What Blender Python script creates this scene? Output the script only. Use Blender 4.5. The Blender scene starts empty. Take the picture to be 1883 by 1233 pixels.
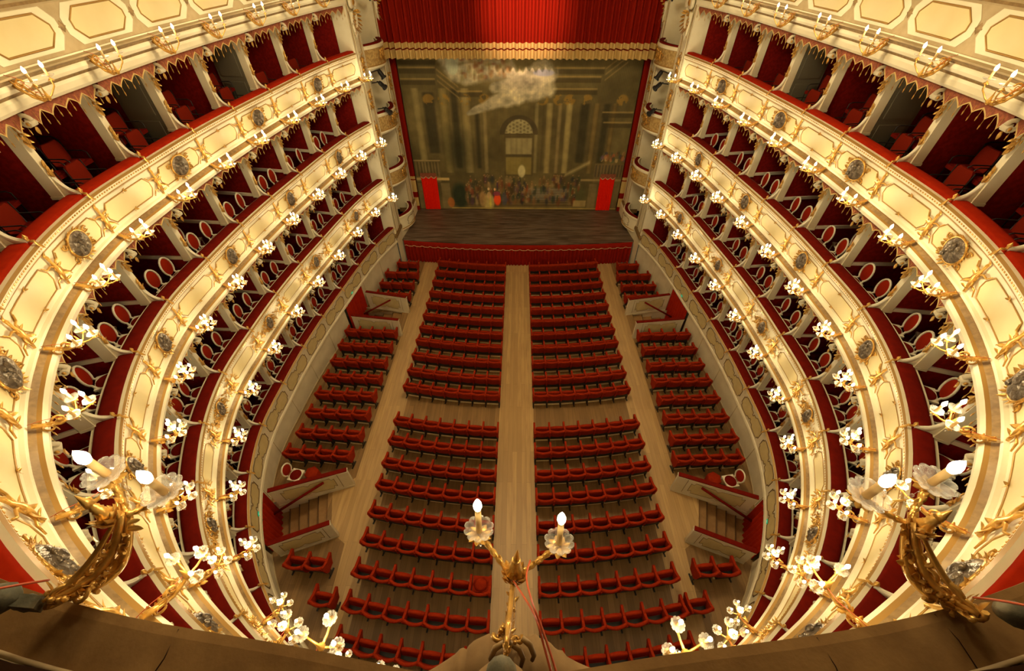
import bpy, math, random
import numpy as np
from mathutils import Vector, Matrix
from mathutils.geometry import tessellate_polygon
R = math.radians
PI = math.pi
sc = bpy.context.scene
col = sc.collection

# ------------------------------------------------------------------ camera
CAM = Vector((0.0994, 0.0, 14.4))
cd = bpy.data.cameras.new('camera'); cam = bpy.data.objects.new('camera', cd); col.objects.link(cam)
cd.sensor_width = 36.0; cd.lens = 760.858 / 1883 * 36.0; cd.clip_start = 0.05; cd.clip_end = 200
_p, _yw = R(44.986), R(-0.83889)
_F = Vector((math.sin(_yw) * math.cos(_p), math.cos(_yw) * math.cos(_p), -math.sin(_p)))
_R = Vector((math.cos(_yw), -math.sin(_yw), 0)); _U = _R.cross(_F)
cam.matrix_world = Matrix(((_R.x, _U.x, -_F.x, CAM.x), (_R.y, _U.y, -_F.y, CAM.y), (_R.z, _U.z, -_F.z, CAM.z), (0, 0, 0, 1)))
sc.camera = cam
def PX(x, y, depth):
    """The point of the place seen at pixel x, y at this distance along the view axis."""
    return CAM + (_F + _R * ((x - 941.5) / 760.858) - _U * ((y - 616.5) / 760.858)) * depth

# ------------------------------------------------------------------ world, lights, exposure
w = bpy.data.worlds.new('world'); sc.world = w; w.use_nodes = True
w.node_tree.nodes['Background'].inputs[0].default_value = (1.0, 0.76, 0.46, 1)
w.node_tree.nodes['Background'].inputs[1].default_value = 0.035
sc.view_settings.view_transform = 'Standard'; sc.view_settings.look = 'None'
sc.view_settings.exposure = 0.0; sc.view_settings.gamma = 1.0
WARM = (1.0, 0.83, 0.50)
def point(name, loc, power, rad, color=WARM, parent=None):
    l = bpy.data.lights.new(name, 'POINT'); l.energy = power; l.color = color; l.shadow_soft_size = rad
    o = bpy.data.objects.new(name, l); col.objects.link(o); o.location = loc
    if parent: o.parent = parent
    return o
CH_POWER = 1900.0      # the great chandelier hanging above the frame
point('chandelier_light', (0.1, 10.5, 16.6), CH_POWER, 0.9, (1.0, 0.78, 0.46))
SC_POWER = {2: 17.0, 3: 17.5, 4: 16.0, 5: 8.0}
sp = bpy.data.lights.new('curtain_spot', 'SPOT'); sp.energy = 15000; sp.color = (1.0, 0.62, 0.42); sp.spot_size = R(25); sp.spot_blend = 1.0; sp.shadow_soft_size = 0.3
so = bpy.data.objects.new('curtain_spot', sp); col.objects.link(so); so.location = (0.1, 13.5, 17.0)
so.rotation_euler = (Vector((0.35, 24.6, 11.6)) - Vector(so.location)).to_track_quat('-Z', 'Y').to_euler()

# ------------------------------------------------------------------ materials
def mat(name, color, rough=0.6, metal=0.0, noise=None, bump=None, emis=None, spec=0.4, sheen=0.0):
    m = bpy.data.materials.new(name); m.use_nodes = True; nt = m.node_tree; b = nt.nodes['Principled BSDF']
    b.inputs['Roughness'].default_value = rough; b.inputs['Metallic'].default_value = metal
    b.inputs['Specular IOR Level'].default_value = spec
    if sheen: b.inputs['Sheen Weight'].default_value = sheen
    b.inputs['Base Color'].default_value = (*color, 1)
    tc = nt.nodes.new('ShaderNodeTexCoord')
    if noise:
        c2, scale, lo, hi = noise
        n = nt.nodes.new('ShaderNodeTexNoise'); n.inputs['Scale'].default_value = scale; n.inputs['Detail'].default_value = 5
        r = nt.nodes.new('ShaderNodeValToRGB'); r.color_ramp.elements[0].position = lo; r.color_ramp.elements[1].position = hi
        r.color_ramp.elements[0].color = (*color, 1); r.color_ramp.elements[1].color = (*c2, 1)
        nt.links.new(tc.outputs['Object'], n.inputs['Vector']); nt.links.new(n.outputs['Fac'], r.inputs[0]); nt.links.new(r.outputs[0], b.inputs['Base Color'])
    if bump:
        n = nt.nodes.new('ShaderNodeTexNoise'); n.inputs['Scale'].default_value = bump[0]; n.inputs['Detail'].default_value = 3
        bp = nt.nodes.new('ShaderNodeBump'); bp.inputs['Strength'].default_value = bump[1]; bp.inputs['Distance'].default_value = bump[2]
        nt.links.new(tc.outputs['Object'], n.inputs['Vector']); nt.links.new(n.outputs['Fac'], bp.inputs['Height']); nt.links.new(bp.outputs[0], b.inputs['Normal'])
    if emis:
        b.inputs['Emission Color'].default_value = (*emis[0], 1); b.inputs['Emission Strength'].default_value = emis[1]
    return m
M = {}
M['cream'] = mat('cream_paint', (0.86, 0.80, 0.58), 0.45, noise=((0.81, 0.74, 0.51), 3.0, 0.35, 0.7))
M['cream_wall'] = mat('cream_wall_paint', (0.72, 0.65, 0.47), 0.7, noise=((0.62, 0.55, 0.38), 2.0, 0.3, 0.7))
M['panel'] = mat('panel_paint', (0.82, 0.70, 0.38), 0.45, noise=((0.77, 0.64, 0.32), 2.0, 0.3, 0.7))
M['olive'] = mat('olive_panel_paint', (0.62, 0.51, 0.25), 0.6, noise=((0.55, 0.44, 0.20), 4.0, 0.3, 0.7))
M['tan'] = mat('tan_stucco', (0.50, 0.39, 0.22), 0.7, noise=((0.42, 0.32, 0.17), 5.0, 0.3, 0.7))
M['line'] = mat('brown_line_paint', (0.16, 0.09, 0.03), 0.6)
M['gold'] = mat('gilding', (0.78, 0.46, 0.11), 0.28, 0.5, noise=((0.45, 0.24, 0.045), 9.0, 0.4, 0.65), bump=(40, 0.5, 0.004))
M['goldband'] = mat('worn_gilded_band', (0.33, 0.21, 0.08), 0.5, 0.15, noise=((0.22, 0.135, 0.05), 11.0, 0.35, 0.65), bump=(30, 0.35, 0.004))
M['goldline'] = mat('gilded_line', (0.42, 0.24, 0.06), 0.4, 0.3)
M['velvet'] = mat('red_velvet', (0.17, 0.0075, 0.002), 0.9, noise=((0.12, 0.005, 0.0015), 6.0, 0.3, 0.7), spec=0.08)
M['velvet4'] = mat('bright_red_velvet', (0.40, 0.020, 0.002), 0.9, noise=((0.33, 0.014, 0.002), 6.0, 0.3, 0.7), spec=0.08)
M['dullred'] = mat('dull_red_cloth', (0.20, 0.013, 0.003), 0.9, spec=0.1)
M['seatred'] = mat('seat_velvet', (0.33, 0.023, 0.002), 0.85, noise=((0.24, 0.015, 0.0015), 9.0, 0.3, 0.7), spec=0.12)
M['damask'] = mat('red_damask', (0.25, 0.009, 0.004), 0.9, spec=0.1, noise=((0.18, 0.006, 0.003), 14.0, 0.4, 0.6))
M['carpet'] = mat('dark_red_carpet', (0.07, 0.004, 0.002), 0.95, spec=0.1)
M['grey_door'] = mat('grey_green_paint', (0.16, 0.15, 0.10), 0.6)
M['medal'] = mat('silvered_relief', (0.25, 0.20, 0.14), 0.3, 0.5, noise=((0.11, 0.085, 0.06), 12.0, 0.35, 0.65), bump=(14, 1.0, 0.03))
M['relief'] = mat('gilded_relief_ground', (0.62, 0.44, 0.17), 0.45, 0.25, noise=((0.42, 0.27, 0.09), 11.0, 0.4, 0.6), bump=(16, 1.0, 0.03))
M['black'] = mat('black_metal', (0.012, 0.011, 0.010), 0.45)
M['brass'] = mat('brass_rail', (0.98, 0.80, 0.44), 0.3, 0.2, spec=1.0)
M['candle'] = mat('ivory_candle', (0.74, 0.50, 0.20), 0.5)
M['wire'] = mat('red_cable', (0.50, 0.09, 0.03), 0.35)
M['valance'] = mat('rust_valance_cloth', (0.34, 0.10, 0.045), 0.8, noise=((0.22, 0.06, 0.03), 18.0, 0.4, 0.6))
M['white'] = mat('white_chair_paint', (0.82, 0.77, 0.60), 0.45)
M['chairred'] = mat('chair_red_cloth', (0.30, 0.016, 0.003), 0.85, spec=0.1)
M['oak_step'] = mat('oak_step', (0.34, 0.19, 0.07), 0.5, noise=((0.26, 0.14, 0.05), 5.0, 0.3, 0.7))
M['step_dark'] = mat('dark_riser', (0.12, 0.06, 0.02), 0.6)
M['stone'] = mat('grey_green_wood', (0.10, 0.095, 0.06), 0.7, noise=((0.20, 0.17, 0.10), 16.0, 0.45, 0.62), bump=(25, 0.5, 0.01))
M['lens'] = mat('lamp_lens', (0.6, 0.65, 0.7), 0.2, emis=((0.8, 0.9, 1.0), 1.2))
M['green'] = mat('green_exit_sign', (0.0, 0.25, 0.12), 0.4, emis=((0.0, 1.0, 0.45), 0.25))
M['white_sign'] = mat('white_pictogram', (0.8, 0.85, 0.8), 0.4, emis=((0.8, 1.0, 0.9), 0.4))
M['crest'] = mat('carved_brown_stucco', (0.27, 0.17, 0.075), 0.8, noise=((0.20, 0.12, 0.05), 8.0, 0.3, 0.7), bump=(30, 0.4, 0.004), spec=0.15)
M['edge'] = mat('pale_trim_ribbon', (0.62, 0.42, 0.22), 0.6)
M['curtgold'] = mat('curtain_gold_border', (0.60, 0.42, 0.15), 0.7)
M['curtred'] = mat('curtain_red_cloth', (0.25, 0.009, 0.0015), 0.85, spec=0.1)
M['bright'] = mat('bright_red_cloth', (0.85, 0.016, 0.002), 0.85, spec=0.1)
M['bulb'] = mat('lit_bulb', (1, 0.95, 0.85), 0.3, emis=((1.0, 0.86, 0.62), 14.0))
M['bulb'].cycles.emission_sampling = 'NONE'
def glass(name):
    m = bpy.data.materials.new(name); m.use_nodes = True; nt = m.node_tree; nt.nodes.clear()
    o = nt.nodes.new('ShaderNodeOutputMaterial'); mx = nt.nodes.new('ShaderNodeMixShader'); t = nt.nodes.new('ShaderNodeBsdfTransparent')
    g = nt.nodes.new('ShaderNodeBsdfPrincipled'); g.inputs['Roughness'].default_value = 0.08; g.inputs['Base Color'].default_value = (0.9, 0.85, 0.75, 1)
    g.inputs['Specular IOR Level'].default_value = 1.0
    lw = nt.nodes.new('ShaderNodeLayerWeight'); lw.inputs[0].default_value = 0.35
    mp = nt.nodes.new('ShaderNodeMapRange'); mp.inputs[3].default_value = 0.06; mp.inputs[4].default_value = 0.75
    nt.links.new(lw.outputs['Facing'], mp.inputs[0]); nt.links.new(mp.outputs[0], mx.inputs[0])
    nt.links.new(t.outputs[0], mx.inputs[1]); nt.links.new(g.outputs[0], mx.inputs[2]); nt.links.new(mx.outputs[0], o.inputs[0])
    t.inputs[0].default_value = (0.96, 0.95, 0.92, 1)
    vo = nt.nodes.new('ShaderNodeTexVoronoi'); vo.inputs['Scale'].default_value = 90; tcg = nt.nodes.new('ShaderNodeTexCoord'); bg = nt.nodes.new('ShaderNodeBump'); bg.inputs['Strength'].default_value = 0.8; bg.inputs['Distance'].default_value = 0.004
    nt.links.new(tcg.outputs['Object'], vo.inputs['Vector']); nt.links.new(vo.outputs['Distance'], bg.inputs['Height']); nt.links.new(bg.outputs[0], g.inputs['Normal'])
    return m
M['glass'] = glass('cut_glass')
def planks(name, c1, c2, c3, bw, bh, rot, rough=0.45, bump=0.2):
    m = bpy.data.materials.new(name); m.use_nodes = True; nt = m.node_tree; b = nt.nodes['Principled BSDF']
    tc = nt.nodes.new('ShaderNodeTexCoord'); mp = nt.nodes.new('ShaderNodeMapping'); mp.inputs['Rotation'].default_value = (0, 0, rot)
    br = nt.nodes.new('ShaderNodeTexBrick'); br.inputs['Scale'].default_value = 1.0; br.offset = 0.37
    br.inputs['Brick Width'].default_value = bw; br.inputs['Row Height'].default_value = bh; br.inputs['Mortar Size'].default_value = 0.003
    br.inputs['Color1'].default_value = (*c1, 1); br.inputs['Color2'].default_value = (*c2, 1); br.inputs['Mortar'].default_value = (*[v * 0.45 for v in c2], 1)
    n = nt.nodes.new('ShaderNodeTexNoise'); n.inputs['Scale'].default_value = 1.0; n.inputs['Detail'].default_value = 6
    m2 = nt.nodes.new('ShaderNodeMapping'); m2.inputs['Scale'].default_value = (11, 0.9, 1) if rot else (0.9, 11, 1)
    mx = nt.nodes.new('ShaderNodeMixRGB'); mx.blend_type = 'MIX'; mx.inputs[2].default_value = (*c3, 1)
    rp = nt.nodes.new('ShaderNodeValToRGB'); rp.color_ramp.elements[0].position = 0.42; rp.color_ramp.elements[1].position = 0.72
    nt.links.new(tc.outputs['Object'], mp.inputs[0]); nt.links.new(mp.outputs[0], br.inputs[0]); nt.links.new(tc.outputs['Object'], m2.inputs[0])
    nt.links.new(m2.outputs[0], n.inputs['Vector']); nt.links.new(n.outputs['Fac'], rp.inputs[0]); nt.links.new(rp.outputs[0], mx.inputs[0])
    nt.links.new(br.outputs['Color'], mx.inputs[1]); nt.links.new(mx.outputs[0], b.inputs['Base Color'])
    b.inputs['Roughness'].default_value = rough
    return m
M['aisle'] = planks('pale_oak_boards', (0.56, 0.37, 0.155), (0.42, 0.27, 0.11), (0.40, 0.25, 0.10), 3.4, 0.17, PI / 2)
M['floor'] = planks('light_oak_boards', (0.33, 0.19, 0.070), (0.22, 0.125, 0.045), (0.20, 0.115, 0.042), 3.4, 0.19, PI / 2)
M['stage'] = planks('dark_stage_boards', (0.11, 0.063, 0.038), (0.06, 0.038, 0.024), (0.22, 0.17, 0.125), 3.2, 0.13, 0.0, 0.45)

# ------------------------------------------------------------------ mesh building
class MB:
    def __init__(s): s.v = []; s.f = []; s.m = []; s.sm = []
    def add(s, vs, fs, mi=0, smooth=False):
        o = len(s.v); s.v += [tuple(v) for v in vs]
        for f in fs: s.f.append([i + o for i in f]); s.m.append(mi); s.sm.append(smooth)
    def box(s, x0, x1, y0, y1, z0, z1, mi=0, mx=None):
        vs = [Vector((x, y, z)) for z in (z0, z1) for y in (y0, y1) for x in (x0, x1)]
        if mx: vs = [mx @ v for v in vs]
        s.add(vs, [(0, 2, 3, 1), (4, 5, 7, 6), (0, 1, 5, 4), (2, 6, 7, 3), (0, 4, 6, 2), (1, 3, 7, 5)], mi)
    def quadbox(s, pts4, t, n, mi=0):
        a = [Vector(p) for p in pts4]; b = [p + Vector(n) * t for p in a]
        s.add(a + b, [(3, 2, 1, 0), (4, 5, 6, 7), (0, 1, 5, 4), (1, 2, 6, 5), (2, 3, 7, 6), (3, 0, 4, 7)], mi)
    def grid(s, P, mi=0, smooth=True, closeu=False, mats=None):
        nu = len(P); nv = len(P[0]); o = len(s.v)
        for r in P: s.v += [tuple(p) for p in r]
        for i in range(nu if closeu else nu - 1):
            for j in range(nv - 1):
                i2 = (i + 1) % nu
                s.f.append([o + i * nv + j, o + i2 * nv + j, o + i2 * nv + j + 1, o + i * nv + j + 1])
                s.m.append(mats[j] if mats else mi); s.sm.append(smooth)
    def tube(s, pts, rad, seg=6, mi=0, caps=True):
        pts = [Vector(p) for p in pts]; n = len(pts)
        if not hasattr(rad, '__len__'): rad = [rad] * n
        up = Vector((0, 0, 1)); rings = []
        for i, p in enumerate(pts):
            d = (pts[min(i + 1, n - 1)] - pts[max(i - 1, 0)])
            d = d.normalized() if d.length > 1e-9 else Vector((0, 0, 1))
            if abs(d.dot(up)) > 0.95: up = Vector((1, 0, 0)) if abs(d.x) < 0.9 else Vector((0, 1, 0))
            a = d.cross(up).normalized(); b = d.cross(a).normalized(); up = -b if (-b).dot(up) > 0 else b
            b = d.cross(a).normalized()
            rings.append([p + (a * math.cos(2 * PI * k / seg) + b * math.sin(2 * PI * k / seg)) * rad[i] for k in range(seg)])
        o = len(s.v)
        for r in rings: s.v += [tuple(q) for q in r]
        for i in range(n - 1):
            for k in range(seg):
                k2 = (k + 1) % seg
                s.f.append([o + i * seg + k, o + (i + 1) * seg + k, o + (i + 1) * seg + k2, o + i * seg + k2]); s.m.append(mi); s.sm.append(True)
        if caps:
            s.f.append([o + k for k in range(seg)]); s.m.append(mi); s.sm.append(False)
            s.f.append([o + (n - 1) * seg + k for k in range(seg)][::-1]); s.m.append(mi); s.sm.append(False)
    def lathe(s, prof, seg=12, mi=0, mx=None, wob=None, mats=None):
        P = []
        for k in range(seg):
            a = 2 * PI * k / seg; row = []
            for j, (r, z) in enumerate(prof):
                rr = r * (wob(a, j) if wob else 1); v = Vector((rr * math.cos(a), rr * math.sin(a), z)); row.append(mx @ v if mx else v)
            P.append(row)
        s.grid(P, mi, True, True, mats)
    def ball(s, c, r, seg=8, rings=5, mi=0, mx=None):
        prof = [(max(1e-4, math.sin(PI * j / rings)) , -math.cos(PI * j / rings)) for j in range(rings + 1)]
        rr = r if hasattr(r, '__len__') else (r, r, r)
        m = Matrix.Translation(Vector(c)) @ (mx.to_4x4() if mx else Matrix.Identity(4)) @ Matrix.Diagonal((rr[0], rr[1], rr[2], 1))
        s.lathe(prof, seg, mi, m)
    def leaf(s, p, d, up, L, W, curl=0.3, mi=0):
        """a pointed leaf, thick and bent back along up"""
        p = Vector(p); d = Vector(d).normalized(); up = Vector(up); up = (up - d * up.dot(d)).normalized(); sd = d.cross(up)
        rows = []
        for i in range(6):
            t = i / 5; wd = W * math.sin(PI * min(1, 0.12 + t * 0.88)) ** 0.8 * 0.5; lift = curl * L * t * t
            c = p + d * (L * t) + up * lift; th = W * 0.28 * (1 - t) + 0.001
            rows.append([c - sd * wd, c + up * th, c + sd * wd, c - up * th * 0.3, c - sd * wd])
        s.grid(rows, mi, True)
    def scroll(s, c, ax, ay, r0, r1, a0, turns, rad, seg=5, n=14, mi=0):
        pts = []; rs = []
        for i in range(n + 1):
            t = i / n; a = a0 + turns * 2 * PI * t; r = r0 + (r1 - r0) * t
            pts.append(Vector(c) + Vector(ax) * (r * math.cos(a)) + Vector(ay) * (r * math.sin(a))); rs.append(rad * (1 - 0.55 * t))
        s.tube(pts, rs, seg, mi)
    def mesh(s, name, mats):
        me = bpy.data.meshes.new(name); me.from_pydata(s.v, [], s.f)
        for m in mats: me.materials.append(M[m] if isinstance(m, str) else m)
        me.polygons.foreach_set('material_index', s.m); me.polygons.foreach_set('use_smooth', s.sm); me.update()
        return me
    def obj(s, name, mats, parent=None, mx=None):
        return link(name, s.mesh(name, mats), parent, mx)
def link(name, me, parent=None, mx=None):
    o = bpy.data.objects.new(name, me); col.objects.link(o)
    if parent is not None: o.parent = parent
    if mx is not None: o.matrix_basis = mx
    return o
def tag(o, label, cat, group=None, kind=None):
    if label: o['label'] = label
    if cat: o['category'] = cat
    if group: o['group'] = group
    if kind: o['kind'] = kind
    return o
def empty(name, mx, label=None, cat=None, group=None, kind=None):
    o = bpy.data.objects.new(name, None); o.empty_display_size = 0.1; col.objects.link(o); o.matrix_basis = mx
    return tag(o, label, cat, group, kind)
def struct(o, label=None):
    o['kind'] = 'structure'
    if label: o['label'] = label
    return o
ORD = ['zeroth', 'first', 'second', 'third', 'fourth', 'fifth', 'sixth', 'seventh', 'eighth', 'ninth', 'tenth', 'eleventh', 'twelfth', 'thirteenth', 'fourteenth', 'fifteenth', 'sixteenth']
def o_(n): return ORD[n]
TIER = {1: 'lowest', 2: 'second', 3: 'third', 4: 'top'}

# ------------------------------------------------------------------ the horseshoe plan
KN = [(0, .02), (1.85, .2), (3.58, .83), (5.2, 1.77), (6.5, 2.97), (7.52, 4.42), (8.26, 6.07), (8.66, 7.83), (8.70, 9.67), (8.65, 11.56),
      (8.49, 13.4), (8.24, 15.3), (7.97, 17.22), (7.6, 19.13), (7.02, 20.95), (6.3, 22.7)]
def knot(i):
    s = -1 if i < 0 else 1; X, Y = KN[abs(i)]
    return Vector((s * X + 0.13 * max(0, Y - 8) / 14, Y, 0))
def plan(u):
    i = math.floor(u); t = u - i
    i = max(-14, min(13, i)); t = u - i
    a, b, c, d = (knot(i + k) for k in (-1, 0, 1, 2))
    p = 0.5 * ((2 * b) + (c - a) * t + (2 * a - 5 * b + 4 * c - d) * t * t + (3 * b - 3 * c + d - a) * t ** 3)
    g = 0.5 * ((c - a) + 2 * (2 * a - 5 * b + 4 * c - d) * t + 3 * (3 * b - 3 * c + d - a) * t * t)
    return p, g.normalized()
def frame(u):
    """T along the curve (left end to right end), N outward, away from the hall"""
    p, T = plan(u)
    return p, T, Vector((T.y, -T.x, 0))
def at(u, d, z):
    p, T, N = frame(u)
    if z > 12.2 and d < 0 and abs(u) < 1: d += 0.07 * math.exp(-(u / 0.28) ** 2)   # the cornice is shallower at the middle
    v = p + N * d; v.z = z; return v
def basis(u, d, z, rot=0.0):
    """x along the curve, y into the hall, z up"""
    p, T, N = frame(u); o = p + N * d; o.z = z
    m = Matrix(((-T.x, -N.x, 0, o.x), (-T.y, -N.y, 0, o.y), (0, 0, 1, o.z), (0, 0, 0, 1)))
    return m @ Matrix.Rotation(rot, 4, 'Z') if rot else m
def sweep(mb, prof, u0, u1, n=None, mats=None, mi=0, smooth=False):
    n = n or max(2, int(abs(u1 - u0) * 5))
    P = [[at(u0 + (u1 - u0) * i / n, d, z) for d, z in prof] for i in range(n + 1)]
    mb.grid(P, mi, smooth, False, mats)
def band(mb, u0, u1, d, z0, z1, mi=0, n=None): sweep(mb, [(d, z0), (d, z1)], u0, u1, n, None, mi)
T_ = {1: 2.04, 2: 4.84, 3: 7.64, 4: 10.44, 5: 13.24}
UE = 14
def floor_z(y): return 0.05 - 0.055 * (y - 8.5)

# ------------------------------------------------------------------ floor, stage
def poly_floor(name, outer, holes, zf, m, thick=None):
    loops = [[Vector((x, y, 0)) for x, y in outer]] + [[Vector((x, y, 0)) for x, y in h] for h in holes]
    tris = tessellate_polygon(loops); allv = [p for l in loops for p in l]
    mb = MB(); mb.add([(p.x, p.y, zf(p.y)) for p in allv], [t if (allv[t[1]] - allv[t[0]]).cross(allv[t[2]] - allv[t[0]]).z > 0 else (t[0], t[2], t[1]) for t in tris])
    return mb.obj(name, [m])
stairs = {}
def stair_quad(sx, low):
    if low: q = [(-6.08, 5.05), (-7.72, 4.45), (-8.3, 5.9), (-6.5, 6.38)]
    else: q = [(-6.05, 14.75), (-8.9, 15.0), (-8.9, 16.9), (-6.15, 16.55)]
    return [(x * -sx + (0.13 if not low else 0), y) for x, y in q]
outer = [tuple(at(u / 4 * 1.0, 0.6, 0).xy) for u in range(-57, 58)]
holes = [stair_quad(sx, low) for sx in (-1, 1) for low in (0, 1)]
struct(poly_floor('floor', outer, holes, floor_z, 'floor'), 'brown oak board floor of the stalls')
mb = MB()
def strip(a, b):
    mb.add([(x, y, floor_z(y) + 0.004) for x, y in a + b[::-1]], [tuple(range(len(a) + len(b)))])
strip([(-0.57, 0.9), (-0.57, 21.3)], [(0.85, 0.9), (0.85, 21.3)])
mb.f = [f[::-1] for f in mb.f]
for sx in (-1, 1):
    q = [(sx * 4.62 + 0.13, 2.1), (sx * 4.72 + 0.13, 21.5)], [(sx * 5.35 + 0.1, 2.1), (sx * 5.45 + 0.1, 4.6), (sx * 6.0 + 0.1, 4.95), (sx * 6.42 + 0.1, 6.3), (sx * 5.8 + 0.13, 6.9), (sx * 5.8 + 0.13, 21.5)]
    v = q[0] + q[1][::-1]
    if sx > 0: v = v[::-1]
    mb.add([(x, y, floor_z(y) + 0.004) for x, y in v], [t[::-1] if False else t for t in tessellate_polygon([[Vector((x, y, 0)) for x, y in v]])])
struct(mb.obj('floor_aisle', ['aisle']), 'paler worn oak boards of the aisles')
mb = MB()
sp_ = [(-9.0, 21.95)] + [(-6.95 + i * 0.7, 21.36 + ((-6.95 + i * 0.7) / 6.95) ** 2 * 0.45) for i in range(21)] + [(9.2, 21.95)]
sp_ = [(x + 0.13, y) for x, y in sp_]
top = [(x, y, 0.75) for x, y in sp_]
mb.add(top + [(9.3, 27.5, 0.75), (-9.0, 27.5, 0.75)], [list(range(len(top) + 2))])
mb.add(top + [(x, y, 0.66) for x, y, z in top], [(i, len(top) + i, len(top) + i + 1, i + 1) for i in range(len(top) - 1)])
tag(mb.obj('stage_floor', ['stage']), 'dark worn board stage floor in front of the painted curtain', 'stage floor')
# apron drape
mb = MB(); P = []
for i in range(421):
    x = -6.92 + 13.84 * i / 420; y = 21.36 + (x / 6.95) ** 2 * 0.45 - 0.06
    ph = 0.045 * math.sin(i * 1.05 + 1.7 * math.sin(i * 0.13)); X = x + 0.13
    zt = 0.735; zb = floor_z(y) + 0.02
    P.append([Vector((X, y - 0.0, zt)), Vector((X, y - 0.05, zt - 0.01)), Vector((X, y - 0.06, zt - 0.3)), Vector((X, y - 0.06 + ph, zt - 0.42)), Vector((X, y - 0.10 + ph * 1.3, zb))])
mb.grid(P, 0, True)
ap = tag(mb.obj('stage_apron_drape', ['curtred']), 'pleated red drape hanging across the front of the stage', 'drape')
mb = MB(); pts = []
for i in range(337):
    x = -6.92 + 13.84 * i / 336; y = 21.36 + (x / 6.95) ** 2 * 0.45 - 0.135
    a = (i % 12) / 12.0; zz = 0.735 - 0.33 + 0.055 * max(0, math.sin(a * 2 * PI)) ** 0.8
    pts.append((x + 0.13, y, zz))
mb.tube(pts, 0.018, 4); mb.obj('wavy_trim', ['edge'], ap)['label'] = 'pale wavy ribbon trim'

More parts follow.
